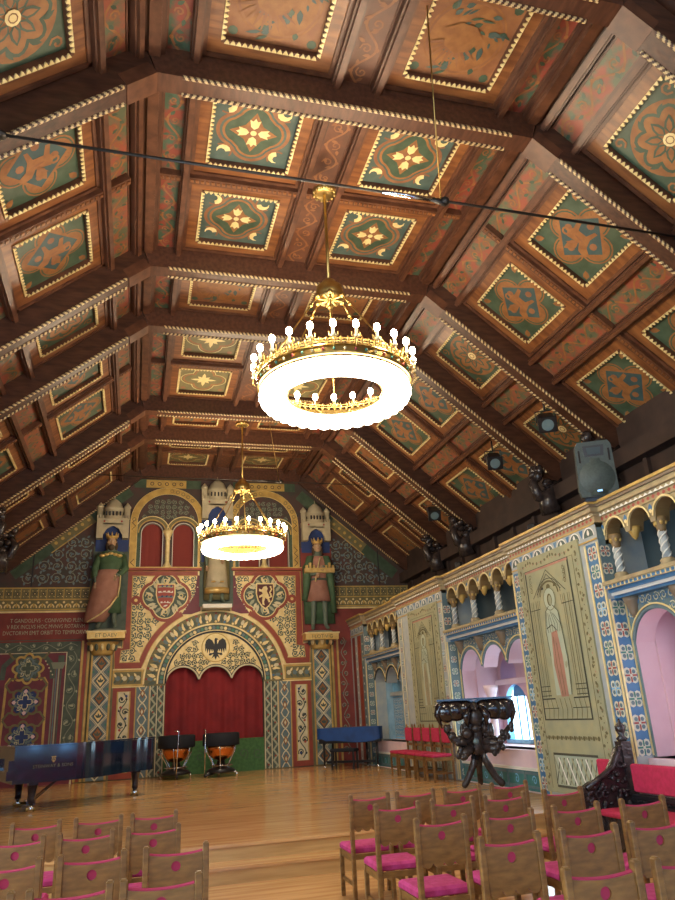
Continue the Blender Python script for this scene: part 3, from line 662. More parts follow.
# spandrel panels with quatrefoil and shield
QC, QZ = 1.47, 5.19
def quatre(r, k=.30):
    pts = []
    for q in range(4):
        a = q*pi/2; c = (k*cos(a)*1.0, k*sin(a)); pts += [(QC+c[0]+r*cos(a+t), QZ+c[1]+r*sin(a+t)) for t in [-1.25+2.5*i/10 for i in range(11)]]
    return pts
def spandrel(b, P, s):
    out = [(.47, 5.93), (2.57, 5.93), (2.57, 3.80), (2.80, 3.80), (2.80, 3.19), (2.0, 3.19)] + arc(0, 2.75, 2.02, .2, 1.36, 18)
    poly(b, P, out, 'palegold', 1)
    random.seed(11 if s > 0 else 12)
    def inside(u, v): return .62 < u < 2.40 and 3.4 < v < 5.8 and u*u+(v-2.75)**2 > 2.38**2 and (u-QC)**2+(v-QZ)**2 > .80**2
    def inside(u, v):
        g = (u-QC)**2+(v-QZ)**2
        ok = (.6 < u < 2.42 and 3.8 < v < 5.78) or (2.0 < u < 2.64 and 3.33 < v <= 3.9)
        return ok and u*u+(v-2.75)**2 > 2.34**2 and (g > .70**2)
    scrollfield(b, P, .58, 2.66, 3.36, 5.80, .20, .026, 'vinegreen', 'pteal', 2, inside)
    red = [(.55, 5.86), (2.50, 5.86), (2.50, 3.73), (2.73, 3.73), (2.73, 3.27)] + arc(0, 2.75, 2.16, .24, 1.10, 14)
    strip(b, P, red, .13, 'borderred', 3, False, .02); strip(b, P, [(p[0], p[1]) for p in red], .17, 'goldpaint', 2.6)
    inner = [(2.41, 5.77), (2.41, 3.95)]; strip(b, P, inner, .025, 'goldpaint', 4)
    poly(b, P, quatre(.44), 'borderred', 4); poly(b, P, quatre(.355), 'palegold', 5); poly(b, P, quatre(.325), 'vinegreen', 5.4); ring(b, P, 2.30, 5.08, .09, .09, 'borderred', 5, 12); disc(b, P, 2.30, 5.08, .05, 'gold', 6, 8)
    for k in range(4):
        a = k*pi/2; random.seed(k)
        for q in range(5):
            t = a+(q-2)*.34; leaf(b, P, QC+.34*cos(t), QZ+.34*sin(t), t+.5, .26, .09, 'vinelight' if q % 2 else 'cream', 6)
        spiral(b, P, QC+.46*cos(a), QZ+.46*sin(a), .12, .022, 'palegold', 7, a, 1.2, 1, 10)
    # blank purple side towards the middle figure
    poly(b, P, [(.47, 5.80), (.56, 5.80), (.64, 5.2), (1.0, 4.66), (.72, 4.66), (.45, 4.75)], 'purplered', 4.5)
    for k in range(6): disc(b, P, .55+.07*k, 5.45-.13*k, .02, 'cream', 5.5, 6)
part('spandrel_panels', mir(spandrel))
def shield(b, cx, lion):
    P = lambda u, v, d: PE(cx+u, QZ+v, d-.035)
    o = [(-.24, .33), (.24, .33), (.25, .05), (.2, -.15), (.1, -.3), (0, -.38), (-.1, -.3), (-.2, -.15), (-.25, .05)]
    b.prism([(cx+u*1.14, QZ+v*1.12) for u, v in o], 0, -.05, 'palegold', PE); 
    PP = lambda u, v, d: PE(cx+u, QZ+v, d-.05)
    if not lion:
        poly(b, PP, o, 'tilered', 1)
        for k in range(4):
            v = .24-.15*k; hw = .21 if v > -.1 else .14
            poly(b, PP, [(-hw, v), (-hw*.3, v+.02), (hw, v), (hw, v+.055), (hw*.2, v+.07), (-hw, v+.05)], ('vinelight', 'white', 'steelblue', 'white')[k], 2)
            for q in (-1, 0, 1): leaf(b, PP, q*hw*.6, v+.03, .7, .08, .05, 'navy' if k % 2 == 0 else 'tilered', 3)
        leaf(b, PP, -.06, -.3, .3, .14, .05, 'white', 2)
    else:
        poly(b, PP, o, 'wine', 1)
        poly(b, PP, [(-.19, .2), (-.1, .17), (-.06, .25), (.04, .28), (.08, .2), (.05, .12), (.1, .02), (.12, -.1), (.16, -.2), (.1, -.22), (.06, -.12), (0, -.08), (-.04, -.2), (-.02, -.3), (-.09, -.28), (-.1, -.16), (-.08, -.04), (-.18, -.08), (-.19, -.02), (-.08, .04), (-.1, .1), (-.19, .12)], 'palegold', 2)
        strip(b, PP, [(.1, -.08), (.19, -.04), (.14, .08), (.2, .18), (.15, .27)], .04, 'palegold', 2)
        for v in (.22, .1, -.0): leaf(b, PP, .15, v, .9, .07, .04, 'palegold', 3)
b = MB(); shield(b, -QC, False); tag(b.build('heraldic_shield'), 'red and white barred shield in the left quatrefoil', 'shield', 'shields above the great arch')
b = MB(); shield(b, QC, True); tag(b.build('heraldic_shield'), 'gold shield with a rampant lion in the right quatrefoil', 'shield', 'shields above the great arch')
# twin windows above
def niche(b, P, s):
    c = 1.46
    rect(b, P, .48, 2.60, 5.95, 6.02, 'borderred', 1); strip(b, P, [(.45, 5.97), (2.62, 5.97)], .07, 'borderred', 2, h=.12); strip(b, P, [(.45, 6.02), (2.62, 6.02)], .03, 'goldpaint', 2, h=.12)
    A = [(c+1.0, 6.03), (c+1.0, 7.4)] + arc(c, 7.4, 1.0, 0, pi, 28)[1:-1] + [(c-1.0, 7.4), (c-1.0, 6.03)]
    strip(b, P, A, .19, 'goldpaint', 3, h=.04)
    B = [(c+.91, 6.03), (c+.91, 7.4)] + arc(c, 7.4, .91, 0, pi, 28)[1:-1] + [(c-.91, 7.4), (c-.91, 6.03)]; strip(b, P, B, .03, 'palegold', 12)
    B = [(c+1.09, 6.03), (c+1.09, 7.4)] + arc(c, 7.4, 1.09, 0, pi, 28)[1:-1] + [(c-1.09, 7.4), (c-1.09, 6.03)]; strip(b, P, B, .03, 'palegold', 12)
    # lozenges on the frame
    for k in range(7):
        for u in (c+1.0, c-1.0): strip(b, P, [(u-.05, 6.08+.2*k), (u+.05, 6.18+.2*k), (u-.05, 6.28+.2*k)], .018, 'ink', 13)
    for k in range(18):
        a = pi*(k+.5)/18; ring(b, P, c+1.0*cos(a), 7.4+1.0*sin(a), .05, .02, 'olive', 13, 8); 
    random.seed(4)
    scrollfield(b, P, c-.8, c+.8, 7.5, 8.3, .17, .02, 'vinegrey', 'vinegreen', 3, lambda u, v: (u-c)**2+(v-7.4)**2 < .78**2 and all((u-q)**2+(v-7.08)**2 > .52**2 for q in (1.0, 1.92)))
    for q in (1.0, 1.92):
        strip(b, P, arc(q, 7.08, .46, .15, pi-.15, 16), .09, 'olive', 4, h=.02); strip(b, P, arc(q, 7.08, .51, .15, pi-.15, 16), .025, 'palegold', 5, h=.02)
        strip(b, P, arc(q, 7.08, .40, .0, pi, 16), .03, 'goldpaint', 5, h=.02)
        strip(b, P, [(q+.315, 6.03), (q+.315, 7.08)]+arc(q, 7.08, .315, 0, pi, 14)[1:]+[(q-.315, 6.03)], .018, 'white', 6)  # white edge stands in for slits of daylight round the curtains
    for u in (c-.85, c+.85): rect(b, P, u-.065, u+.065, 6.03, 7.3, 'pgreen', 2)
part('window_surrounds', mir(niche))
for s in (-1, 1):
    for c in (1.0, 1.92):
        b = MB(); n = 10; pts = [(CX+s*c-.33+.66*i/n, YE+.16+.015*sin(i*2.2)) for i in range(n+1)]
        b.add([(x, y, z) for z in (6.0, 7.45) for x, y in pts], [(i, i+1, n+2+i, n+1+i) for i in range(n)], 'curtain_dark', True)
        side = 'left' if s < 0 else 'right'; inn = 'inner' if c == 1.0 else 'outer'
        tag(b.build('window_curtain'), 'dark red curtain in the %s arch of the upper %s twin window' % (inn, side), 'curtain', 'curtains of the upper twin windows')
    b = MB(); x = CX+s*1.46
    b.lathe([(.12, 6.02), (.12, 6.08), (.085, 6.13), (.065, 6.2), (.062, 6.85), (.08, 6.9), (.07, 6.93), (.13, 7.08), (.15, 7.1), (.15, 7.16)], (x, YE-.02, 0), 'palegold', 14)
    tag(b.build('window_column'), 'small gilt column dividing the upper %s twin window' % ('left' if s < 0 else 'right'), 'column', 'columns of the upper twin windows')
# pilasters
def pil(b, P, s):
    u0, u1 = 2.86, 3.42; z0, z1 = ZS+.03, 3.58; uc = (u0+u1)/2
    b.prism([(s*u0, z0), (s*u1, z0), (s*u1, z1), (s*u0, z1)], 0, -.06, 'steelblue', PE)
    Q = lambda u, v, d: P(u, v, d-.06)
    n = 7; st = (z1-z0)/n
    for k in range(n):
        c = z0+(k+.5)*st
        strip(b, Q, [(uc, c-st*.5), (uc+.21, c), (uc, c+st*.5), (uc-.21, c)], .03, 'cream', 2, True); poly(b, Q, [(uc, c-.19), (uc+.14, c), (uc, c+.19), (uc-.14, c)], 'ink', 2)
        poly(b, Q, [(uc, c-.16), (uc+.115, c), (uc, c+.16), (uc-.115, c)], 'palegold' if k % 2 else 'porange', 3); 
        for q in range(3): leaf(b, Q, uc, c-.05, 1.57+(q-1)*.8, .12, .05, 'vinegreen', 4)
        for sx in (-1, 1):
            strip(b, Q, [(uc+sx*.26, c), (uc+sx*.05, c+st*.5), (uc+sx*.26, c+st)][:3] if k < n-1 else [(uc+sx*.26, c), (uc+sx*.05, c+st*.5)], .014, 'cream', 2.5)
            disc(b, Q, uc+sx*.2, c+st*.5, .035, 'tilegreen', 3, 6)
    for u in (u0+.025, u1-.025): strip(b, Q, [(u, z0), (u, z1)], .05, 'goldpaint', 3, h=.01)
    # capital
    prof = [(.26, 0), (.29, .06), (.30, .12), (.40, .28), (.44, .36)]
    x = CX+s*3.14
    b.lathe([(a, z1-.02+c) for a, c in prof], (x, YE-.05, 0), 'goldpaint', 16, sy=.55)
    for k in range(7):
        a = pi+pi*(k+.5)/7; cx_, cy_ = x+.36*cos(a), YE-.05+.36*sin(a)*.55
        b.ball((cx_, cy_, z1+.2), (.055, .05, .11), 'palegold' if k % 2 else 'vinegreen', 8, 5)
    for u, m in ((3.50, 'goldpaint'), (3.58, 'borderred'), (3.67, 'goldpaint')): rect(b, P, u-.03, u+.03 if m != 'borderred' else u+.05, ZS+.02, 3.98, m, 1 if m == 'borderred' else 2)
part('pilasters', mir(pil))
# border bands and gable field
def bands(b, P, s):
    u0, u1 = 3.58, 6.28
    rect(b, P, u0, u1, 4.83, 5.47, 'olive', 1)
    for v in (4.85, 5.13, 5.45): strip(b, P, [(u0, v), (u1, v)], .03, 'goldpaint', 3, h=.012)
    strip(b, P, [(u0, 4.79), (u1, 4.79)], .05, 'palegold', 3, h=.012)
    n = 12; st = (u1-u0)/n
    for k in range(n):
        c = u0+(k+.5)*st; strip(b, P, arc(c, 4.92, .075, -.3, pi+.3, 8), .035, 'palegold', 3); leaf(b, P, c, 4.9, pi/2, .14, .06, 'goldpaint', 4); disc(b, P, c-st/2, 5.05, .035, 'palegold', 3, 6)
        rect(b, P, c-st/2+.01, c-st/2+.03, 5.16, 5.43, 'goldpaint', 2); disc(b, P, c, 5.29, .045, 'ink', 2, 6); disc(b, P, c, 5.29, .02, 'palegold', 3, 6)
        for q in (-.06, .06): disc(b, P, c+q, 5.37, .014, 'palegold', 3, 5); disc(b, P, c+q, 5.21, .014, 'palegold', 3, 5)
    rect(b, P, 3.55, 6.28, 3.9, 4.77, 'wallred', 1); rect(b, P, 3.6, 6.28, 5.47, 5.97, 'darkfield', 1)
part('border_bands', mir(bands))
def roofv(u): return ZK-(max(0, u-2.5))*.83      # underside of the ceiling on the end wall
def gable(b, P, s):
    random.seed(21)
    ins = lambda u, v: u > 3.62 and 5.6 < v < roofv(u)-.62 and u < 6.0
    scrollfield(b, P, 3.6, 5.8, 5.55, 7.3, .34, .020, 'vinegrey', 'steelblue', 2, ins)
    # gilt patterned band below the roof slope and green corners
    a0, a1 = 3.65, 4.7
    strip(b, P, [(a0, roofv(a0)-.30), (a1, roofv(a1)-.30)], .36, 'olive', 2); strip(b, P, [(2.62, roofv(2.62)-.28), (a0, roofv(a0)-.3)], .36, 'pgreen', 1.5); strip(b, P, [(a1, roofv(a1)-.3), (5.7, roofv(5.7)-.3)], .36, 'pgreen', 1.5)
    for o in (-.16, .16): strip(b, P, [(a0, roofv(a0)-.30+o*1.3), (a1, roofv(a1)-.30+o*1.3)], .03, 'goldpaint', 3)
    for k in range(6): t = a0+.1+k*.17; disc(b, P, t, roofv(t)-.3, .05, 'goldpaint', 3, 8)
    rect(b, P, .5, 2.5, 8.50, 8.77, 'pgreen', 1); rect(b, P, .95, 2.15, 8.51, 8.76, 'goldpaint', 2)
    for k in range(5): ring(b, P, 1.1+.22*k, 8.635, .05, .02, 'ink', 3, 8)
    rect(b, P, 5.14, 5.18, 5.5, 6.6, 'ink', 3)
part('gable_painting', mir(gable))
# inscription on the red frieze, left
def insc(b):
    strip(b, PE, [(-6.28, 4.02), (-3.70, 4.02)], .02, 'vinegreen', 2)
part('frieze_line', insc)
for k, t in enumerate(('T GANDOLFVS · CONIVGVND PLEN', 'V REX INCLVS HOC MVNVS ROTARVM', 'DVCTORVM EMIT ORBIT TO TEMPRORVM')):
    o = text('inscription', t, .155, 'vinelight', (-2.46, YE-.008, 4.50-.165*k), (pi/2, 0, 0), wall, sx=.76)
# left painted bay
def leftbay(b):
    Q = lambda x, v, d: (x, YE+d, v)
    rect(b, Q, -3.9, -1.47, ZS, 4.0, 'purplered', 1)
    strip(b, Q, [(-4, .55), (-1.55, .55), (-1.55, ZS)], .05, 'cream', 2)
    rect(b, Q, -1.86, -1.52, .75, 3.95, 'vinegreen', 2); rect(b, Q, -3.9, -1.52, 3.70, 3.97, 'vinegreen', 2.3); random.seed(8)
    vine(b, Q, -1.69, .85, 3.7, .17, .022, 'vinegrey', 'vinelight', 3, step=.36); vine(b, Q, 3.84, -3.9, -1.6, .12, .02, 'vinegrey', 'vinelight', 3, True, .3)
    strip(b, Q, [(-1.87, .75), (-1.87, 3.68), (-3.9, 3.68)], .02, 'cream', 3)
    # slender painted columns
    for i in range(4): rect(b, Q, -2.17+.055*i, -2.17+.055*i+.035, ZS+.2, 3.25, ('vinegrey', 'steelblue', 'vinelight', 'vinegreen')[i], 2)
    poly(b, Q, [(-2.2, 3.25), (-2.26, 3.42), (-1.88, 3.42), (-1.94, 3.25)], 'vinegrey', 3); rect(b, Q, -2.0-.08, -2.0+.08, 3.42, 3.6, 'vinegreen', 3)
    # dark cusped canopy
    A = [(-2.2, 3.0), (-2.22, 3.35), (-2.45, 3.6), (-2.83, 3.72), (-3.2, 3.6), (-3.44, 3.35), (-3.46, 3.0)]
    strip(b, Q, A, .13, 'vinegreen', 2)
    for i in range(5): disc(b, Q, -2.2-.05*i, 3.1+.09*i, .022, 'cream', 3.5, 6)
    # tracery with medallions
    fr = [(-2.30, .7), (-2.32, 2.9), (-2.40, 3.02), (-2.5, 2.98)]
    strip(b, Q, fr, .06, 'goldpaint', 3); strip(b, Q, [(-5.66-p[0], p[1]) for p in fr], .06, 'goldpaint', 3)
    def lob(cx, cz, r, k, amp, m, w_, l): strip(b, Q, [(cx+(r+amp*abs(cos(k*t/2)))*cos(t), cz+(r+amp*abs(cos(k*t/2)))*sin(t)) for t in [2*pi*i/64 for i in range(64)]], w_, m, l, True)
    for j, cz in enumerate((3.28, 2.42, 1.55, .95)):
        cx = -2.83; disc(b, Q, cx, cz, .33, 'navy' if j != 0 else 'vinegreen', 3, 24); lob(cx, cz, .30, 8, .09, 'goldpaint' if j == 0 else 'olive', .055, 4)
        lob(cx, cz, .17, 4, .10, 'steelblue', .05, 5); lob(cx, cz, .09, 4, .1, 'vinelight' if j != 1 else 'cream', .022, 6)
        for k in range(8):
            a = k*pi/4; spiral(b, Q, cx+.2*cos(a), cz+.2*sin(a), .065, .018, ('vinelight', 'steelblue', 'cream')[k % 3], 6, a, 1.1, 1, 8)
        if j:
            for k in range(4): a = k*pi/2; leaf(b, Q, cx+.22*cos(a), cz+.22*sin(a), a, .11, .1, 'pinkstone', 6.5)
        for k in range(4):
            a = k*pi/2+pi/4; p0 = (cx+.37*cos(a), cz+.37*sin(a)); p1 = (cx+(.52 if cos(a) > 0 else -.52), cz+.43*(1 if sin(a) > 0 else -1))
            strip(b, Q, [p0, ((p0[0]+p1[0])/2, p0[1]), p1], .05, 'olive', 4)
part('left_painted_bay', leftbay)
def rightbay(b):
    Q = lambda x, v, d: (x, YE+d, v)
    rect(b, Q, 5.90, XW+.6, ZS, 3.95, 'wallred', 1); random.seed(9); vine(b, Q, 6.05, .6, 3.9, .12, .022, 'vinegrey', 'vinegreen', 2, step=.3)
part('right_painted_bay', rightbay)
# ------------------------------------------------------------------ canopied statues
def canopy(b, x, z, m='stone', k=1.):      # z = underside level, little domed castle
    T = lambda a: a*k
    y = YE-.14
    b.box(x-T(.46), x+T(.46), y-.12, YE-.01, z+T(.42), z+T(.62), m)
    for s in (-1, 1):
        b.box(x+s*T(.37)-T(.09), x+s*T(.37)+T(.09), y-.14, YE-.01, z, z+T(.45), m)
        b.lathe([(T(.09), z+T(.60)), (T(.09), z+T(.95)), (T(.11), z+T(.95)), (T(.11), z+T(1.0)), (T(.0), z+T(1.14))], (x+s*T(.39), y-.02, 0), m, 8)
        for q in range(3): b.box(x+s*T(.37)-T(.1)+q*T(.08), x+s*T(.37)-T(.06)+q*T(.08), y-.15, y-.10, z+T(.62), z+T(.70), m)
    # pointed arch front
    pts = [(-.28, .0), (-.28, .12), (-.17, .36), (0, .48), (.17, .36), (.28, .12), (.28, 0), (.46, 0), (.46, .45), (-.46, .45)]
    pts = [(-.28, 0), (-.27, .12), (-.17, .30), (0, .40), (.17, .30), (.27, .12), (.28, 0), (.44, 0), (.44, .46), (-.44, .46), (-.44, 0)]
    b.prism([(x-CX+T(u), z+T(v)) for u, v in pts], -.20, -.26, m, PE)
    b.lathe([(T(.27), z+T(.60)), (T(.27), z+T(.86)), (T(.30), z+T(.86)), (T(.30), z+T(.92)), (T(.26), z+T(.98)), (T(.20), z+T(1.12)), (T(.09), z+T(1.22)), (T(.02), z+T(1.26)), (.01, z+T(1.36))], (x, y, 0), m, 14)
    for a in range(5): b.box(x-T(.2)+a*T(.1)-.02, x-T(.2)+a*T(.1)+.02, y-.30, y-.26, z+T(.66), z+T(.78), 'ink')
    for a in (-.25, .25): b.ball((x+T(a), y-.13, z+T(.52)), .03, 'rosebead', 6, 4)
def king(x, z, h, style, label):
    t = thing('statue', label, 'statue', (x, YE-.22, z), group='canopied royal statues on the end wall'); k = h/1.85
    V_ = lambda *p: tuple(q*k for q in p)
    # one continuous body
    vs = [(0, 0, .98), (0, 0, 1.18), (0, 0, 1.42), (0, -.01, 1.53), (0, -.02, 1.64), (0, -.02, 1.76),
          (.19, 0, 1.44), (.27, -.02, 1.16), (.17, -.14, 1.0) if style != 1 else (.12, -.16, 1.22), (.10, -.17, 1.02) if style != 1 else (.04, -.19, 1.27),
          (-.19, 0, 1.44), (-.27, -.02, 1.16), (-.26, -.10, .95) if style != 1 else (-.14, -.15, 1.1), (-.25, -.13, .86) if style != 1 else (-.06, -.18, 1.14),
          (.10, 0, .92), (.11, -.03, .52), (.12, .0, .10), (.15, -.14, .03), (-.10, 0, .92), (-.12, -.03, .52), (-.14, .0, .10), (-.18, -.14, .03)]
    es = [(0, 1), (1, 2), (2, 3), (3, 4), (4, 5), (2, 6), (6, 7), (7, 8), (8, 9), (2, 10), (10, 11), (11, 12), (12, 13), (0, 14), (14, 15), (15, 16), (16, 17), (0, 18), (18, 19), (19, 20), (20, 21)]
    rs = [.13, .12, .13, .055, .085, .075, .065, .05, .038, .035, .065, .05, .038, .035, .085, .06, .045, .035, .085, .06, .045, .035]
    skin_mesh('body', [V_(*v) for v in vs], es, [r*k for r in rs], 'hose', t)
    b = MB(); b.ball(V_(0, -.03, 1.68), V_(.085, .095, .115), 'skin', 14, 10); b.ball(V_(0, -.125, 1.675), V_(.016, .022, .03), 'skin', 6, 5)
    for s in (-1, 1):
        b.ball(V_(s*.035, -.112, 1.70), V_(.013, .01, .009), 'white', 6, 4); b.ball(V_(s*.035, -.12, 1.70), V_(.006, .005, .006), 'ink', 6, 4); b.ball(V_(s*.088, -.02, 1.68), V_(.012, .025, .032), 'skin', 6, 4)
        for q, (hx, hy, hz) in enumerate([(.10, -.17, 1.02), (-.25, -.13, .86)] if style != 1 else [(.04, -.19, 1.27), (-.06, -.18, 1.14)]):
            if s > 0:
                b.ball(V_(hx, hy, hz-.03), V_(.035, .022, .045), 'skin', 8, 5)
                for fgr in range(4): b.tube([V_(hx-.026+.017*fgr, hy-.01, hz-.06), V_(hx-.026+.017*fgr, hy-.03, hz-.09-.006*(fgr % 3)), V_(hx-.026+.017*fgr, hy-.015, hz-.115-.006*(fgr % 3))], [.009*k, .008*k, .006*k], 'skin', 5)
                b.tube([V_(hx+.03, hy, hz-.02), V_(hx+.055, hy-.02, hz-.05), V_(hx+.05, hy-.03, hz-.075)], [.01*k, .009*k, .006*k], 'skin', 5)
    b.ball(V_(0, -.118, 1.635), V_(.022, .008, .006), 'rosebead', 8, 4)
    b.build('face', t)
    b = MB(); b.ball(V_(0, .0, 1.70), V_(.10, .085, .11), 'hair', 12, 8)
    for s in (-1, 1): b.ball(V_(s*.085, -.01, 1.61), V_(.035, .05, .09), 'hair', 8, 6)
    if style != 1: b.ball(V_(0, -.085, 1.575), V_(.06, .045, .07), 'hair', 10, 6)
    b.build('hair', t)
    b = MB(); b.lathe([(.10*k, 1.755*k), (.105*k, 1.80*k)], (0, -.02*k, 0), 'gold', 14)
    for q in range(8): a = q*pi/4; b.tube([V_(.1*cos(a), -.02+.1*sin(a), 1.79), V_(.118*cos(a), -.02+.118*sin(a), 1.87)], [.022*k, .008*k], 'gold', 5)
    b.build('crown', t)
    b = MB()
    if style == 0:      # left: green tunic, red mantle wrapped round the legs
        b.loft([(*V_(0, 0, 1.49), .17*k, .10*k), (*V_(0, 0, 1.42), .25*k, .13*k), (*V_(0, -.01, 1.2), .23*k, .14*k), (*V_(0, -.01, 1.05), .20*k, .14*k), (*V_(0, 0, .75), .22*k, .15*k), (*V_(.05, 0, .30), .20*k, .12*k)], 'robegreen', 18, fold=.06, nf=7)
        for s in (-1, 1): b.tube([V_(s*.2, 0, 1.43), V_(s*.28, -.02, 1.16), V_(.17, -.14, 1.02) if s > 0 else V_(-.27, -.09, .98)], [.08*k, .075*k, .06*k], 'robegreen', 10)
        b.build('tunic', t); b = MB()
        secs = [(*V_(-.02, -.03, 1.12), .22*k, .15*k), (*V_(-.04, -.04, .95), .25*k, .17*k), (*V_(-.07, -.04, .65), .27*k, .17*k), (*V_(-.14, -.03, .40), .25*k, .15*k), (*V_(-.24, -.01, .14), .19*k, .12*k)]
        b.loft(secs, 'robered', 20, fold=.08, nf=6)
        b.tube([V_(.16, -.16, .60), V_(.05, -.20, .42), V_(-.12, -.18, .27), V_(-.36, -.12, .13)], .016*k, 'palegold', 6)
        b.tube([V_(.2, -.13, 1.12), V_(.2, -.17, .8), V_(.17, -.17, .58)], .012*k, 'palegold', 6)
        b.build('mantle', t); b = MB()
        for q in range(5): b.ball(V_(-.16+.08*q, -.10, 1.44-.02*abs(q-2)), V_(.06, .05, .035), 'gold', 8, 5)
        b.build('collar', t)
    elif style == 1:    # right: short red tunic, green cloak, gold arms
        b.loft([(*V_(0, 0, 1.49), .16*k, .10*k), (*V_(0, 0, 1.40), .23*k, .12*k), (*V_(0, -.01, 1.05), .17*k, .13*k), (*V_(0, 0, .82), .21*k, .15*k), (*V_(0, 0, .58), .25*k, .16*k)], 'robered', 20, fold=.07, nf=8)
        b.lathe([(.2*k, .99*k), (.2*k, 1.03*k)], (0, -.01*k, 0), 'vinegreen', 16, sy=.72); b.build('tunic', t); b = MB()
        b.loft([(*V_(0, .06, 1.50), .18*k, .08*k), (*V_(0, .08, 1.3), .30*k, .10*k), (*V_(0, .09, .8), .31*k, .10*k), (*V_(.03, .10, .15), .32*k, .09*k)], 'robegreen', 18, fold=.1, nf=9)
        for s in (-1, 1): b.loft([(*V_(s*.16, -.05, 1.49), .08*k, .08*k), (*V_(s*.22, -.07, 1.25), .09*k, .09*k), (*V_(s*.26, -.06, .85), .07*k, .08*k), (*V_(s*.30, -.02, .35 if s > 0 else .6), .06*k, .06*k)], 'robegreen', 10, fold=.1, nf=3)
        b.tube([V_(.02, -.15, 1.44), V_(-.05, -.17, 1.2), V_(-.1, -.17, .95)], .014*k, 'palegold', 6); b.build('cloak', t); b = MB()
        b.box(*[q*k for q in (-.31, .30, -.22, -.10, 1.13, 1.22)], 'gold')
        for s in (-1, 1):
            for q in range(3): b.box(*[v*k for v in (s*.2-.09+.07*q, s*.2-.05+.07*q, -.21, -.12, 1.22, 1.28+.05*(q == 1))], 'gold')
        b.build('castle_model', t)
        b = MB()
    else:               # middle: long pale robe with gold hem
        b.loft([(*V_(0, 0, 1.49), .16*k, .10*k), (*V_(0, 0, 1.40), .24*k, .12*k), (*V_(0, -.01, 1.05), .19*k, .13*k), (*V_(0, 0, .7), .23*k, .15*k), (*V_(0, 0, .26), .27*k, .17*k)], 'stone', 20, fold=.05, nf=8); b.build('robe', t); b = MB()
        b.lathe([(.285*k, .24*k), (.285*k, .36*k)], (0, 0, 0), 'gold', 20, sy=.64)
        for s in (-1, 1): b.lathe([(.05*k, .50*k), (.05*k, .47*k)], (s*.1*k, -.17*k, 0), 'gold', 8)
        b.build('gold_hem', t); b = MB()
        b.loft([(*V_(0, .05, 1.50), .19*k, .08*k), (*V_(0, .07, 1.2), .29*k, .10*k), (*V_(0, .08, .4), .31*k, .10*k), (*V_(0, .08, .1), .30*k, .09*k)], 'olive', 18, fold=.1, nf=9); b.build('cloak', t)
    return t
random.seed(2)
sx_ = {0: -3.05, 1: 3.10, 2: 0.}
for st_, (z, h, cz, lab, cl) in {0: (4.25, 2.72, 6.85, 'crowned statue in green tunic and long red mantle, left of the windows', 'left'), 1: (4.08, 2.80, 6.85, 'crowned statue in short red tunic and green cloak, right of the windows', 'right'), 2: (4.92, 2.35, 7.50, 'crowned statue in pale robe with gold hem, between the twin windows', 'middle')}.items():
    x = CX+sx_[st_]; king(x, z, h, st_, lab)
    b = MB(); canopy(b, x, cz, 'stone', .98 if st_ < 2 else 1.02); tag(b.build('stone_canopy'), 'domed stone canopy over the %s statue' % cl, 'canopy', 'canopies over the statues')
    def back(b, x=x, z=z, cz=cz, st_=st_):
        Q = lambda u, v, d: (x+u, YE+d, v)
        rect(b, Q, -.46, .46, cz-.35 if st_ < 2 else cz-1.3, cz+.45, 'navy', 14); rect(b, Q, -.50, .50, z-.05, cz-.2, 'vinegreen' if st_ != 1 else 'wallred', 13)
    part('niche_backdrop', back)
    b = MB()
    if st_ < 2:
        b.box(x-.50, x+.50, YE-.48, YE, z-.27, z-.07, 'gold'); b.box(x-.53, x+.53, YE-.50, YE, z-.10, z-.06, 'palegold')
        b.loft([(x, YE-.2, z-.06, .44, .24), (x, YE-.2, z, .36, .2)], 'stonegrey', 16)
    else:
        b.box(x-.42, x+.42, YE-.45, YE, z-.14, z-.03, 'white'); b.loft([(x, YE-.2, z-.03, .38, .22), (x, YE-.2, z, .34, .2)], 'pteal', 16)
    pl = b.build('statue_plinth'); tag(pl, 'gilt plinth carrying the %s statue' % cl if st_ < 2 else 'white plinth carrying the middle statue above the arch', 'plinth')
    if st_ < 2: text('lettering', 'I·LOT·V·G' if st_ else 'ET·DAEV', .15, 'olive', (x, YE-.484, z-.235), (pi/2, 0, 0), pl)
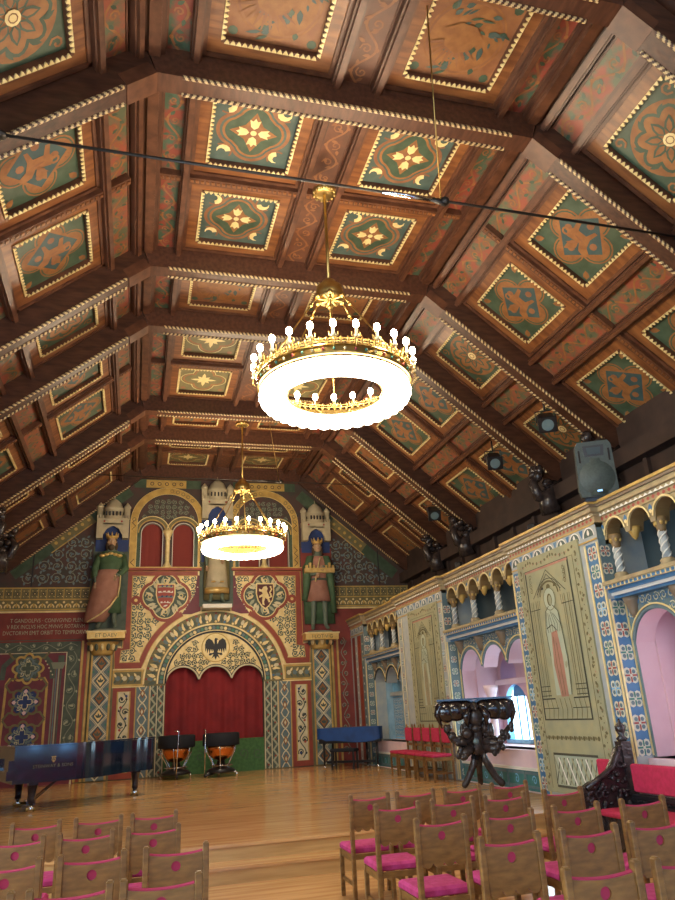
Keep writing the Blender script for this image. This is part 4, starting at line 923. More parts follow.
# ================================================================== ARCADED RIGHT WALL  (u = along hall, v = up, d>0 into the wall)
PW = lambda u, v, d: (XW+d, u, v)
piers = [(2.95, 5.55), (8.72, 11.28), (14.45, 17.33), (20.30, YE)]
recs = [(5.55, 8.72), (11.28, 14.45), (17.33, 20.30)]
ar = MB(); RA = .495
for i, (a, b) in enumerate(piers):
    z0 = 0 if a < YS else ZS
    ar.box(XW, XW+.9, a, b, z0, 4.05, 'palegrey')
rw = [(-6.2, -4.5), (-3.9, -2.2), (-1.6, .1), (.7, 2.4)]
plate(ar, PW, -7, 2.95, 0, 4.05, [(q0, q1, const(.95), archf((q0+q1)/2, .85, 2.3)) for q0, q1 in rw], .4, 'palegrey', 'pinkplaster', 12)
ar.box(XW+.01, XW+.11, YS, YE, .0, ZS, 'pinkstone')
for (a, b) in recs:
    n_ = 3; wd = 1.02; c0 = (a+b)/2; cs_ = [c0-wd, c0, c0+wd]
    def tf(u, cs_=cs_):
        return max(2.42, max(2.31+sqrt(max(0, RA**2-(u-c)**2)) for c in cs_)) if True else 0
    z0 = ZS if a > YS else 0.
    far = a > 17
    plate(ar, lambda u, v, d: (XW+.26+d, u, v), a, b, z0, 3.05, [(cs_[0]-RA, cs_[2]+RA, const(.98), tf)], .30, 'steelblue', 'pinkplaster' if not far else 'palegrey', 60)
    # upper gallery
    m = (b-a)/6
    def gt(u, a=a, m=m):
        k = (u-a)/m; c = a+(int(min(5.999, max(0, k)))+.5)*m; return 3.90+sqrt(max(0, (m*.40)**2-(u-c)**2)) if abs(u-c) < m*.40 else 3.86
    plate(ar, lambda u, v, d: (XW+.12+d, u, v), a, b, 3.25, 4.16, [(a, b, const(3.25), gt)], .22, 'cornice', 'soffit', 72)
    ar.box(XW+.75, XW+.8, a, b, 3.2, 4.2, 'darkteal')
    ar.box(XW+.3, XW+.9, a, b, 3.05, 3.25, 'palegrey'); ar.box(XW+.12, XW+.9, a, b, 4.15, 4.3, 'cornice')
    # alcove shell behind the trefoil arch
    ar.box(XW+.56, XW+1.0, a+.05, b-.05, 2.84, 3.05, 'lilac')
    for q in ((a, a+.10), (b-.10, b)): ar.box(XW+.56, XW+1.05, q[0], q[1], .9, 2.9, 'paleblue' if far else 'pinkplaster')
    ar.box(XW+.26, XW+1.1, a, b, .86, .98, 'pinkstone')
arc_o = ar.build('wall_right_arcade', kind='structure')
def rp_(name, fn):
    b = MB(); fn(b); return b.build(name, arc_o)
for k, (q0, q1) in enumerate(rw):
    g = MB(); g.box(XW+.40, XW+.44, q0, q1, .9, 3.2, 'bluelight')
    for z in (1.6, 2.3): g.box(XW+.36, XW+.40, q0, q1, z-.02, z+.02, 'beam')
    g.box(XW+.36, XW+.40, (q0+q1)/2-.03, (q0+q1)/2+.03, .95, 3.15, 'beam'); g.build('window_%d' % (12+k), kind='structure')
# moulded cornice
def corn(b):
    segs = [(-7, 2.95, 0)] + [x for i in range(3) for x in ((piers[i][0], piers[i][1], 0), (recs[i][0], recs[i][1], .12))] + [(piers[3][0], piers[3][1], 0)]
    for a, c, o in segs:
        e = .10 if o == 0 else -.0
        prof = [(4.05, 0, 'cornice'), (4.12, -.02, 'palegold'), (4.14, -.02, None)]
        b.box(XW+o-.02, XW+.9, a-e*.3, c+e*.3, 4.12, 4.21, 'cornice')
        b.box(XW+o-.05, XW+.9, a-e*.5, c+e*.5, 4.21, 4.26, 'cornice'); b.box(XW+o-.09, XW+.9, a-e*.7, c+e*.7, 4.26, 4.33, 'cornice')
        b.box(XW+o-.12, XW+.9, a-e*.9, c+e*.9, 4.33, 4.37, 'cornicedark'); b.box(XW+o-.14, XW+.9, a-e, c+e, 4.37, 4.41, 'goldpaint')
        if a > 2:
            n = int((c-a)/.10); st_ = (c-a)/n
            for k in range(n):
                y = a+(k+.5)*st_
                for m_, l, h in (('tilered', 1, .0),):
                    poly(b, lambda u, v, d: (XW+o-.02+d, u, v), [(y-st_*.35, 4.165), (y, 4.135), (y+st_*.35, 4.165), (y, 4.195)], 'tilered', 1)
                poly(b, lambda u, v, d: (XW+o-.05+d, u, v), [(y-st_*.5, 4.205), (y+st_*.5, 4.205), (y, 4.245)], 'white', 1)
rp_('cornice', corn)
def frieze(b):
    for i, (a, c) in enumerate(piers):
        if c < 6: continue
        n = max(1, int((c-a)/.36)); s_ = (c-a)/n
        rect(b, PW, a, c, 3.90, 4.10, 'palegrey', 1)
        for k in range(n):
            y = a+(k+.5)*s_
            poly(b, PW, arc(y, 3.95, .13, 0, pi, 10), 'pteal' if i == 1 else 'steelblue', 2); strip(b, PW, arc(y, 3.95, .13, 0, pi, 10), .02, 'white', 3)
            poly(b, PW, [(y+s_/2-.05, 4.08), (y+s_/2+.05, 4.08), (y+s_/2, 3.96)], 'tileblue', 2); leaf(b, PW, y, 3.96, pi/2, .1, .06, 'white', 4)
        strip(b, PW, [(a, 4.11), (c, 4.11)], .02, 'goldpaint', 2, h=.01); strip(b, PW, [(a, 3.89), (c, 3.89)], .025, 'goldpaint', 2, h=.01)
rp_('pier_frieze', frieze)
def tile(b, P, u, v, r, cc, l=2, m0='tilecream'):
    for sx in (-1, 1):
        for sy in (-1, 1): disc(b, P, u+sx*r*.42, v+sy*r*.42, r*.50, m0, l, 8)
    for sx in (-1, 1):
        for sy in (-1, 1): disc(b, P, u+sx*r*.42, v+sy*r*.42, r*.26, 'steelblue', l+1, 6)
    rect(b, P, u-r*.1, u+r*.1, v-r*.75, v+r*.75, cc, l+1.5); rect(b, P, u-r*.75, u+r*.75, v-r*.1, v+r*.1, cc, l+1.6); disc(b, P, u, v, r*.18, m0, l+2.2, 6)
def tiles(b):
    for i, (a, c) in enumerate(piers):
        if i == 0: continue
        if i < 3:
            base = ('', 'tileblue', 'palegrey')[i]; dz = .265 if i == 1 else .30
            for (u0, u1) in ((a+.02, a+.32), (c-.30, c-.02)):
                z0 = .35 if a < YS+.5 and u0 < YS else ZS+.02
                rect(b, PW, u0, u1, z0, 3.84, base, 1)
                for u in (u0, u1): strip(b, PW, [(u, z0), (u, 3.84)], .035, 'palegold' if i == 1 else 'cream', 2, h=.015)
                z = 3.70; k = 0
                while z > z0+.1:
                    tile(b, PW, (u0+u1)/2, z, .115 if i == 1 else .085, ('tilered', 'tilegreen', 'tilered', 'skyblue')[k % 4]); z -= dz; k += 1
        # end face looking towards the viewer
        PS = lambda u, v, d, a=a: (XW+u, a+d, v)
        zf = 1.0 if i == 1 else ZS+.02
        wd = .26
        rect(b, PS, 0, wd, zf, 3.02, 'tileblue' if i == 1 else 'steelblue', 1); rect(b, PS, 0, .12, 3.27, 4.05, 'steelblue', 1); rect(b, PS, .12, .34, 3.27, 3.8, 'steelblue', 1)
        for u in (0.012, wd-.01): strip(b, PS, [(u, zf), (u, 3.02)], .03, 'palegold', 2, h=.008)
        z = 2.90; k = 0
        while z > zf+.1: tile(b, PS, wd*.5, z, .115 if i == 1 else .07, ('tilegreen', 'tilered')[k % 2]); z -= (.30 if i == 1 else .24); k += 1
        for z in (3.45, 3.7): tile(b, PS, .08, z, .09, 'tilered')
rp_('tiled_bands', tiles)
def endpost(b):
    for u0, u1, m in ((20.36, 20.62, 'steelblue'), (20.62, 20.98, 'borderred'), (20.98, 21.22, 'palegrey'), (21.22, 21.5, 'wallred')):
        rect(b, PW, u0, u1, ZS+.02, 3.84, m, 1)
        if m in ('steelblue', 'palegrey'):
            for k in range(15): disc(b, PW, (u0+u1)/2, .5+.22*k, .035, 'white', 2, 6)
rp_('banded_end_pier', endpost)
def recpaint(b):
    for i, (a, c) in enumerate(recs):
        P = lambda u, v, d: (XW+.26+d, u, v); c0 = (a+c)/2; cs_ = [c0-1.02, c0, c0+1.02]; random.seed(30+i)
        base = ('palegrey', 'palegrey', 'palegrey')[i]
        ok = lambda u, v: all((u-q)**2+(max(v, 2.31)-2.31)**2 > .60**2 or v > 2.98 for q in cs_) and not (v < 2.34)
        # swirls over the arches
        scrollfield(b, P, a+.02, c-.02, 2.42, 3.03, .14, .016, 'cream', 'tileblue' if i != 2 else 'skyblue', 2, lambda u, v: all((u-q)**2+(v-2.31)**2 > .60**2 for q in cs_))
        for q in cs_:
            strip(b, P, arc(q, 2.31, .525, .28, pi-.28, 14), .035, 'ink' if i == 2 else 'steelblue', 3, h=.015); strip(b, P, arc(q, 2.31, .565, .3, pi-.3, 14), .02, 'palegold', 4, h=.015)
        # gallery spandrels
        m = (c-a)/6; P2 = lambda u, v, d: (XW+.12+d, u, v)
        for k in range(7): leaf(b, P2, a+m*k, 3.98, pi/2, .12, .08, 'tileblue', 2); disc(b, P2, a+m*k, 4.0, .03, 'palegold', 3, 6)
        for k in range(6): strip(b, P2, arc(a+m*(k+.5), 3.90, m*.44, .1, pi-.1, 10), .025, 'palegold', 3, h=.01)
rp_('recess_painting', recpaint)
# sills with corbels
for i, (a, b_) in enumerate(recs):
    def sill(b):
        for x0, z0, z1, m in ((-.06, 3.20, 3.25, 'cornice'), (-.03, 3.15, 3.20, 'palegold'), (.02, 3.10, 3.15, 'tileblue'), (.06, 3.06, 3.10, 'white'), (.10, 3.02, 3.06, 'tileblue')):
            b.box(XW+x0, XW+.4, a+(.0 if x0 > 0 else -.0), b_, z0, z1, m)
        n = int((b_-a)/.09)
        for k in range(n): b.box(XW-.035, XW-.01, a+(k+.2)*(b_-a)/n, a+(k+.8)*(b_-a)/n, 3.155, 3.195, 'tileblue')
    rp_('gallery_sill', sill)
    for k in range(4):
        y = a+.18+(b_-a-.36)*k/3
        def cb(b): b.lathe([(.02, 2.74), (.06, 2.80), (.07, 2.86), (.11, 2.96), (.13, 3.02)], (XW+.24, y, 0), 'cornicedark', 10)
        rp_('corbel', cb)
    m = (b_-a)/6
    for k in range(7):
        y = a+m*k
        if k % 2 == 0:
            y = min(max(y, a+.09), b_-.09)
            cn = MB(); c = (XW+.22, y, 0)
            cn.lathe([(.115, 3.25), (.115, 3.30), (.09, 3.32), (.10, 3.35), (.07, 3.38)], c, 'cornice', 12); cn.lathe([(.055, 3.38), (.055, 3.74)], c, 'palegrey', 10)
            for q in range(3):
                cn.tube([(c[0]+.056*cos(t*.55+q*2.1), c[1]+.056*sin(t*.55+q*2.1), 3.38+.36*t/14) for t in range(15)], .010, 'white', 4)
            cn.lathe([(.055, 3.72), (.06, 3.75), (.07, 3.82), (.095, 3.88), (.095, 3.92)], c, 'soffit', 12)
            for q in range(6): a_ = q*pi/3; cn.ball((c[0]+.07*cos(a_), c[1]+.07*sin(a_), 3.84), (.025, .025, .035), 'goldpaint', 6, 4)
            cn.build('gallery_column', arc_o)
        else:
            cn = MB(); cn.lathe([(.02, 3.76), (.045, 3.78), (.055, 3.82), (.085, 3.87), (.09, 3.92)], (XW+.22, y, 0), 'goldpaint', 10); cn.ball((XW+.22, y, 3.77), .03, 'goldpaint', 6, 4); cn.build('pendant_capital', arc_o)
# alcove back walls, windows
for i, (a, b_) in enumerate(recs):
    X = XW+(1.05 if i < 2 else .72); P = lambda u, v, d: (X+d, u, v); c0 = (a+b_)/2; cc = [c0-1.02, c0, c0+1.02]
    ww = MB(); ops = []
    WN = ((c0-.95, c0-.05), (c0+.36, c0+1.30))
    if i == 1: ops = [(q0, q1, const(1.04), archf((q0+q1)/2, (q1-q0)/2, 1.62)) for q0, q1 in WN]
    if i == 2: ops = []
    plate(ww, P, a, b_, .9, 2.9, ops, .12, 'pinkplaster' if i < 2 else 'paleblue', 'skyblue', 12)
    base = ww.build('alcove_wall', arc_o)
    def lun(b):
        for c in cc:
            poly(b, P, arc(c, 2.30, .33, 0, pi, 14), 'lilac' if i < 2 else 'skyblue', 1); rect(b, P, c-.33, c+.33, 2.22, 2.30, 'lilac' if i < 2 else 'skyblue', 1)
        b.box(X-.08, X+.02, a+.1, b_-.1, 2.10, 2.20, 'pinkstone' if i < 2 else 'palegrey')
        if i == 2:
            for c in cc[1:]:
                rect(b, P, c-.42, c+.36, 1.0, 2.08, 'skyblue', 1); strip(b, P, [(c-.38, 1.05), (c+.32, 1.05), (c+.32, 2.04), (c-.38, 2.04)], .03, 'palegrey', 2, True)
                scrollfield(b, P, c-.36, c+.3, 1.08, 2.02, .13, .016, 'white', 'tileblue', 2)
    rp_('alcove_lunettes', lun)
    if i == 1:
        for k, (ua, ub) in enumerate(WN):
            g = MB(); g.box(X+.13, X+.15, ua, ub, .98, 2.14, 'windowlight'); g.build('window_%d' % (6+k), kind='structure')
            g = MB()
            for q in (ua+.31, ua+.62): g.box(X+.10, X+.125, q-.012, q+.012, 1.0, 2.1, 'tileblue')
            g.box(X-.06, X+.12, ua-.02, ub+.02, .99, 1.06, 'skyblue')
            poly(g, lambda u, v, d: (X+.10+d, u, v), arc((ua+ub)/2, 1.86, .27, 0, pi, 10), 'tileblue', 1)
            g.build('window_frame', arc_o)
        for y in (c0+1.12,):
            g = MB(); g.lathe([(.13, .98), (.13, 1.04), (.09, 1.08), (.075, 1.12), (.07, 1.80), (.085, 1.83), (.08, 1.86), (.14, 2.02), (.15, 2.10)], (X-.38, y, 0), 'pinkstone', 14)
            g.build('alcove_column', arc_o)
    if i == 2:
        g = MB(); g.lathe([(.11, .98), (.08, 1.08), (.065, 1.12), (.06, 1.85), (.12, 2.05), (.13, 2.10)], (X-.14, c0-.44, 0), 'pinkstone', 12); g.build('alcove_column', arc_o)
    # teal carved parapet in front of the alcove
    g = MB(); z0 = ZS if i else 0.
    g.box(XW+.10, XW+.26, a+.02, b_-.02, z0, .68, 'tealpanel'); g.box(XW+.16, XW+.5, a, b_, .68, .97, 'pinkstone'); g.box(XW+.08, XW+.5, a, b_, .66, .70, 'white')
    Q = lambda u, v, d: (XW+.10+d, u, v)
    for k in range(5):
        u0 = a+.08+(b_-a-.16)*k/5; u1 = u0+(b_-a-.16)/5-.05; strip(g, Q, [(u0, z0+.06), (u1, z0+.06), (u1, .62), (u0, .62)], .03, 'steelblue', 1, True, .012); spiral(g, Q, (u0+u1)/2, (z0+.68)/2, .08, .02, 'skyblue', 1, k, 1.2, 1, 10)
    g.build('carved_parapet', arc_o)
# ------------------------------------------------------------------ tapestries
def tapestry(a, b_, z0, z1, ia, ib, iz0, iz1, label, lower, seed):
    t = thing('tapestry', label, 'tapestry', (XW-.02, (a+b_)/2, z0)); random.seed(seed)
    T = Matrix.Translation((-(XW-.02), -(a+b_)/2, -z0)); P = lambda u, v, d: (XW-.035+d, u, v)
    c = MB(); c.T = T; c.box(XW-.035, XW-.006, a, b_, z0, z1, 'tap')
    c.build('cloth', t)
    d = MB(); d.T = T
    # woven border of small motifs
    for u in (a+.10, b_-.10):
        k = 0; z = z0+.1
        while z < z1-.08: leaf(d, P, u+.02*sin(k*2.), z, .6+k*1.7, .07, .045, 'tapdark' if k % 2 else 'olive', 1); disc(d, P, u-.03, z+.04, .012, 'tappink' if k % 3 == 0 else 'tapdark', 1, 5); z += .085; k += 1
    u = a+.18
    while u < b_-.15: leaf(d, P, u, z1-.10, u*9, .07, .045, 'tapdark', 1); disc(d, P, u+.05, z1-.12, .014, 'tappink', 1, 5); u += .1
    strip(d, P, [(a+.18, z0+.06), (a+.18, z1-.2), (b_-.18, z1-.2), (b_-.18, z0+.06)], .012, 'tapdark', 1)
    d.build('border', t)
    s = MB(); s.T = T; w = ib-ia; h = iz1-iz0; um = (ia+ib)/2
    Q = lambda x, y, dd: P(um-x*w/2, iz0+y*h, dd)    # x -1..1 left..right as seen from the hall (high u = left)
    # picture field
    poly(s, Q, [(-1, 0), (1, 0), (1, 1), (-1, 1)], 'tap', 1); strip(s, P, [(ia, iz0), (ib, iz0), (ib, iz1), (ia, iz1)], .030, 'tapline', 2, True); poly(s, Q, [(-1, .985), (1, .985), (1, 1.0), (-1, 1.0)], 'tappink', 2.5)
    W = .012
    def L(pts, w_=W, m='tapline', l=3): strip(s, lambda u, v, dd: P(u, v, dd), [(um-x*w/2, iz0+y*h) for x, y in pts], w_, m, l)
    # gabled niche with arch and columns
    L([(-.75, .80), (0, .97), (.75, .80)]); L([(-.55, .82), (0, .94), (.55, .82)]); 
    L([(.42*cos(t), .80+.09*sin(t)) for t in [pi*i/12 for i in range(13)]], .03, 'tapdark'); L([(.52*cos(t), .80+.11*sin(t)) for t in [pi*i/12 for i in range(13)]])
    for x, r in ((-.30, .06), (0, .08), (.30, .06)): poly(s, Q, [(x+r*1.2*cos(t), .845+r*.35*sin(t)) for t in [pi*i/8 for i in range(9)]], 'ink' if x < 0 else 'tapdark', 2)
    for x in (-.88, -.80, -.66, -.58, .58, .66, .80, .88): L([(x, .14), (x, .78)], .009 if abs(x) in (.58, .88) else .014, 'tapdark')
    for sx in (-1, 1):
        for q in range(3): L([(sx*.98, .15+.03*q), (sx*.55, .15+.03*q)], .012)
        for q in range(4): spiral(s, lambda u, v, dd: P(u, v, dd), um-sx*.78*w/2, iz0+(.86+.03*q)*h, .05, .01, 'tapdark', 3, q, 1.2, sx, 8)
        L([(sx*.98, .72), (sx*.5, .72), (sx*.5, .78)], .01)
    # standing saint: halo, head, hair, mantle, pink robe, feet
    poly(s, Q, [(.26*cos(t), .77+.075*sin(t)) for t in [2*pi*i/18 for i in range(18)]], 'tapcool', 3.5); L([(.26*cos(t), .77+.075*sin(t)) for t in [2*pi*i/18 for i in range(19)]], .01, 'tapdark', 4)
    poly(s, Q, [(.11*cos(t), .765+.042*sin(t)) for t in [2*pi*i/14 for i in range(14)]], 'tapdark', 4.2); poly(s, Q, [(.02+.07*cos(t), .762+.034*sin(t)) for t in [2*pi*i/14 for i in range(14)]], 'tap', 4.6)
    poly(s, Q, [(-.08, .725), (.10, .725), (.30, .68), (.36, .55), (.42, .36), (.36, .15), (-.32, .15), (-.30, .40), (-.36, .56), (-.26, .69)], 'tapcool', 3.6)
    poly(s, Q, [(-.14, .55), (.12, .56), (.20, .40), (.22, .14), (-.10, .14), (-.22, .34)], 'tappink' if seed == 1 else 'tap', 4.2)
    for q in range(5): L([(-.12+.05*q, .54-.02*q), (-.16+.07*q, .36), (-.08+.06*q, .15)], .011, 'tapdark' if q % 2 else 'tappink', 5)
    for q in range(6): L([(-.22+.06*q, .69-.01*(q % 3)), (-.28+.12*q, .60), (-.24+.10*q, .55)], .009, 'tapline', 5)
    L([(-.30, .40), (-.36, .56), (-.26, .69), (-.08, .725)], .012, 'tapline', 5); L([(.10, .725), (.30, .68), (.36, .55), (.42, .36), (.36, .15)], .012, 'tapline', 5)
    L([(-.30, .58), (-.05, .60), (.12, .56)], .014, 'tapline', 5); leaf(s, P, um-.36*w/2, iz0+.36*h, -1.2, .12, .06, 'tap', 6)
    # lilies at the feet
    for q in range(9): x = -.8+.2*q; L([(x, .0), (x+.06, .06), (x, .13)], .012, 'tapdark', 3)
    for sx in (-1, 1): L([(sx*.98, .07), (sx*.3, .07)], .01); L([(sx*.98, .13), (sx*.4, .13)], .02)
    s.build('saint_picture', t)
    if lower:
        s = MB(); s.T = T; la, lb, l0, l1 = ia+.02, ib-.1, .52, .97
        rect(s, P, la, lb, l0, l1, 'tapcool', 1); strip(s, P, [(la, l0), (lb, l0), (lb, l1), (la, l1)], .025, 'tapline', 3, True)
        for k in range(9):
            u = la+.12+(lb-la-.2)*k/8; strip(s, P, [(u-.10, l0+.03), (u, (l0+l1)/2), (u+.08, l1-.05)], .03, 'white' if k % 2 else 'tap', 2); strip(s, P, [(u+.10, l0+.03), (u, (l0+l1)/2), (u-.08, l1-.05)], .02, 'tapline', 1.6)
        rect(s, P, a+.2, b_-.2, 1.13, 1.27, 'tap', 1); u = a+.25
        while u < b_-.25: disc(s, P, u, 1.2, .035, 'tapdark', 2, 6); leaf(s, P, u+.04, 1.18, .8, .07, .04, 'olive', 2); u += .12
        s.build('lower_panel', t)
tapestry(9.18, 11.03, .42, 3.985, 9.50, 10.78, 1.46, 3.78, 'tall olive linen tapestry of a standing saint in a pink robe, by the carved bench', True, 1)
tapestry(14.72, 16.55, .50, 3.92, 15.03, 16.22, 1.46, 3.66, 'smaller looking pale tapestry of a saint under a pointed arch, behind the red chairs', True, 2)
# ================================================================== CHANDELIERS
def chandelier(x, y, label):
    t = thing('chandelier', label, 'chandelier', (x, y, 5.45), group='ring chandeliers')
    Rr = .97; b = MB(); n = 72
    b.lathe([(.10, 3.24), (.16, 3.26), (.17, 3.30), (.10, 3.33), (.03, 3.31)], (0, 0, 0), 'brass', 16)
    for k in range(12): b.ball((.15*cos(k*pi/6), .15*sin(k*pi/6), 3.26), .03, 'brass', 6, 4)
    b.build('ceiling_rose', t)
    b = MB(); b.tube([(0, 0, 3.3), (0, 0, 1.75)], .022, 'brass', 8); b.build('stem', t)
    b = MB(); b.lathe([(.04, 1.80), (.09, 1.78), (.11, 1.72), (.18, 1.68), (.19, 1.54), (.17, 1.52), (.19, 1.50)], (0, 0, 0), 'brass', 20)
    for k in range(8): a = k*pi/4; b.tube([(.03*cos(a), .03*sin(a), 1.49), (.17*cos(a), .17*sin(a), 1.49)], .012, 'gold', 5)
    b.lathe([(.001, 1.45), (.03, 1.47), (.03, 1.5)], (0, 0, 0), 'brass', 8); b.build('hub', t)
    for k in range(6):
        a = k*pi/3+.26; b = MB(); p0 = Vector((.19*cos(a), .19*sin(a), 1.50)); p1 = Vector((.95*cos(a), .95*sin(a), .30))
        b.lathe([(.03, -.03), (.045, 0), (.03, .03)], p0, 'brass', 8); b.tube([p0, p0.lerp(p1, .12)], .012, 'brass', 6); b.ball(p0.lerp(p1, .14), .032, 'brass', 8, 5); b.tube([p0.lerp(p1, .16), p1], .011, 'brass', 6)
        b.build('hanging_rod', t)
    b = MB(); prof = [(Rr-.01, .17), (Rr+.02, .17), (Rr+.025, .19), (Rr+.005, .20), (Rr+.005, .27), (Rr+.025, .28), (Rr+.02, .30), (Rr-.01, .30), (Rr-.015, .17)]
    vs = [(r*cos(2*pi*k/n), r*sin(2*pi*k/n), z) for r, z in prof for k in range(n)]
    b.add(vs, [(i*n+k, i*n+(k+1) % n, (i+1)*n+(k+1) % n, (i+1)*n+k) for i in range(len(prof)-1) for k in range(n)], 'brass')
    for k in range(48):
        a = 2*pi*k/48; b.ball(((Rr+.012)*cos(a), (Rr+.012)*sin(a), .235), (.018, .018, .022), ('rosebead', 'tilegreen', 'cream')[k % 3], 6, 4)
    b.build('jewelled_ring', t)
    b = MB()     # openwork crest
    for k in range(72):
        a = 2*pi*k/72; c, s = cos(a), sin(a); h = .10 if k % 3 else .15
        b.tube([(Rr*c, Rr*s, .30), ((Rr+.02)*c, (Rr+.02)*s, .30+h*.6), (Rr*c, Rr*s, .30+h)], [.012, .02, .006], 'brass', 5)
    for z in (.34, .375): b.tube([(Rr*cos(2*pi*k/48), Rr*sin(2*pi*k/48), z) for k in range(49)], .008, 'brass', 5)
    b.build('openwork_crest', t)
    for k in range(24):
        a = 2*pi*k/24; c, s = cos(a), sin(a); b = MB(); r = Rr+.05
        b.tube([((Rr)*c, (Rr)*s, .24), ((Rr+.08)*c, (Rr+.08)*s, .28), ((Rr+.07)*c, (Rr+.07)*s, .38)], .009, 'brass', 5)
        for q in (-1, 1): b.tube([(r*c, r*s, .36), (r*c-q*.05*s, r*s+q*.05*c, .38), (r*c-q*.055*s, r*s+q*.055*c, .43)], .008, 'brass', 5)
        b.lathe([(.02, .36), (.035, .38), (.018, .40), (.018, .48)], ((Rr+.07)*c, (Rr+.07)*s, 0), 'cream', 8)
        o = b.build('candle_holder', t)
        b = MB(); b.ball(((Rr+.07)*c, (Rr+.07)*s, .53), (.040, .040, .055), 'bulb', 10, 7); b.build('bulb', o)
    b = MB(); nr = 144          # glowing bead skirt with scalloped rim
    prof = [(Rr-.02, .15), (Rr-.01, .07), (Rr-.05, .0), (.82, -.03), (.70, .0), (.62, .09)]
    vs = []
    for j, (r, z) in enumerate(prof):
        for k in range(nr):
            q = .018*abs(sin(k*pi/4)) if j == 2 or j == 1 else 0; a = 2*pi*k/nr
            vs.append(((r+q)*cos(a), (r+q)*sin(a), z-q))
    b.add(vs, [(i*nr+k, i*nr+(k+1) % nr, (i+1)*nr+(k+1) % nr, (i+1)*nr+k) for i in range(len(prof)-1) for k in range(nr)], 'glow', True)
    b.build('glowing_bead_skirt', t)
    b = MB()
    for k in range(12):
        a = 2*pi*k/12; b.tube([((Rr-.03)*cos(a), (Rr-.03)*sin(a), .28), (.62*cos(a), .62*sin(a), .10)], .008, 'brass', 5)
    b.tube([(.61*cos(2*pi*k/48), .61*sin(2*pi*k/48), .09) for k in range(49)], .012, 'brass', 6); b.build('inner_ring', t)
    return t
ch1 = chandelier(2.30, 8.0, 'large brass ring chandelier with candle bulbs, the nearer one')
ch2 = dup(ch1, loc=(2.32, 16.75, 5.45), label='smaller looking brass ring chandelier farther back, in front of the middle statue')
# ================================================================== CHAIRS
def audience_chair():
    t = thing('audience_chair', '', 'chair'); 
    def pb(name, fn, par=None): b = MB(); fn(b); return b.build(name, par or t)
    for s in (-1, 1):
        pb('rear_post', lambda b: (b.box(s*.195-.019, s*.195+.019, -.022, .022, 0, .945, 'chairwood', .004), b.box(s*.195-.012, s*.195+.012, -.014, .014, .945, .952, 'chairwood')))
        pb('front_leg', lambda b: b.box(s*.205-.019, s*.205+.019, .385, .425, 0, .42, 'chairwood', .004))
        pb('side_rail', lambda b: b.box(s*.20-.012, s*.20+.012, .02, .39, .36, .42, 'chairwood')); pb('stretcher', lambda b: b.box(s*.20-.009, s*.20+.009, .02, .39, .15, .18, 'chairwood'))
    pb('front_rail', lambda b: b.box(-.19, .19, .395, .42, .36, .42, 'chairwood')); pb('rear_rail', lambda b: b.box(-.18, .18, -.012, .012, .375, .42, 'chairwood'))
    def cush(b):
        vs = []; fs = []; nx = 8
        for z, ins in ((.42, .012), (.43, 0), (.462, 0), (.482, .02), (.49, .07)):
            x = .215-ins; y0, y1 = .025+ins, .435-ins; vs += [(-x, y0, z), (x, y0, z), (x, y1, z), (-x, y1, z)]
        for r in range(4):
            for k in range(4): fs.append((r*4+k, r*4+(k+1) % 4, r*4+4+(k+1) % 4, r*4+4+k))
        fs += [(3, 2, 1, 0), (16, 17, 18, 19)]; b.add(vs, fs, 'magenta')
    pb('seat_cushion', cush)
    zb = lambda u: .645-.032*abs(sin((u+.175)/.35*pi*4))**.8
    zt = lambda u: .895-.016*(1-(u/.175)**2)
    def back(b):
        hr, hz = .031, .82
        for y in (-.011, .011):
            P = lambda u, v, d: (u, y, v); us = sorted(set([round(-.175+.35*i/32, 5) for i in range(33)]+[round(hr*cos(pi*i/8), 5) for i in range(9)]))
            for a, c in zip(us[:-1], us[1:]):
                def q(z0a, z0c, z1a, z1c): b.add([(a, y, z0a), (c, y, z0c), (c, y, z1c), (a, y, z1a)], [(0, 1, 2, 3)], 'chairwood')
                if abs((a+c)/2) < hr:
                    ha, hc = sqrt(max(0, hr*hr-a*a)), sqrt(max(0, hr*hr-c*c)); q(zb(a), zb(c), hz-ha, hz-hc); q(hz+ha, hz+hc, zt(a), zt(c))
                else: q(zb(a), zb(c), zt(a), zt(c))
        us = [-.175+.35*i/32 for i in range(33)]
        for a, c in zip(us[:-1], us[1:]):
            for fn in (zb, zt): b.add([(a, -.011, fn(a)), (c, -.011, fn(c)), (c, .011, fn(c)), (a, .011, fn(a))], [(0, 1, 2, 3)], 'chairwood')
        hc_ = [(hr*cos(2*pi*i/24), hz+hr*sin(2*pi*i/24)) for i in range(24)]
        b.add([(x, -.011, z) for x, z in hc_]+[(x, .011, z) for x, z in hc_], [(i, (i+1) % 24, 24+(i+1) % 24, 24+i) for i in range(24)], 'chairwood')
    pb('backrest', back)
    def pad(b):
        vs = []; n = 12
        for i in range(n+1):
            u = -.172+.344*i/n; z0, z1 = .665, zt(u)+.012; vs += [(u, .013, z0), (u, .038, z0+.01), (u, .038, z1-.012), (u, .013, z1), (u, -.002, z1-.008)]
        fs = [(i*5+k, i*5+(k+1) % 5, i*5+5+(k+1) % 5, i*5+5+k) for i in range(n) for k in range(5)] + [(0, 1, 2, 3, 4), tuple(n*5+k for k in range(5))]; b.add(vs, fs, 'padred')
    pb('back_pad', pad)
    return t
ac = audience_chair(); first = True
rowY = {1: 7.58, 2: 6.66, 3: 5.62, 4: 4.62, 5: 3.58}
RX = {1: [2.31, 2.80, 3.32, 3.86], 2: [2.28, 2.81, 3.33, 3.94], 3: [2.26, 2.83, 3.42, 4.04], 4: [2.31, 2.88, 3.40, 3.95], 5: [2.27, 2.78]}
LX = {1: [.22, -.27, -.80], 2: [.19, -.32, -.83], 3: [.31, -.22, -.74], 4: [.18, -.28, -.76]}
OR = ['', 'first', 'second', 'third', 'fourth', 'fifth']
random.seed(12)
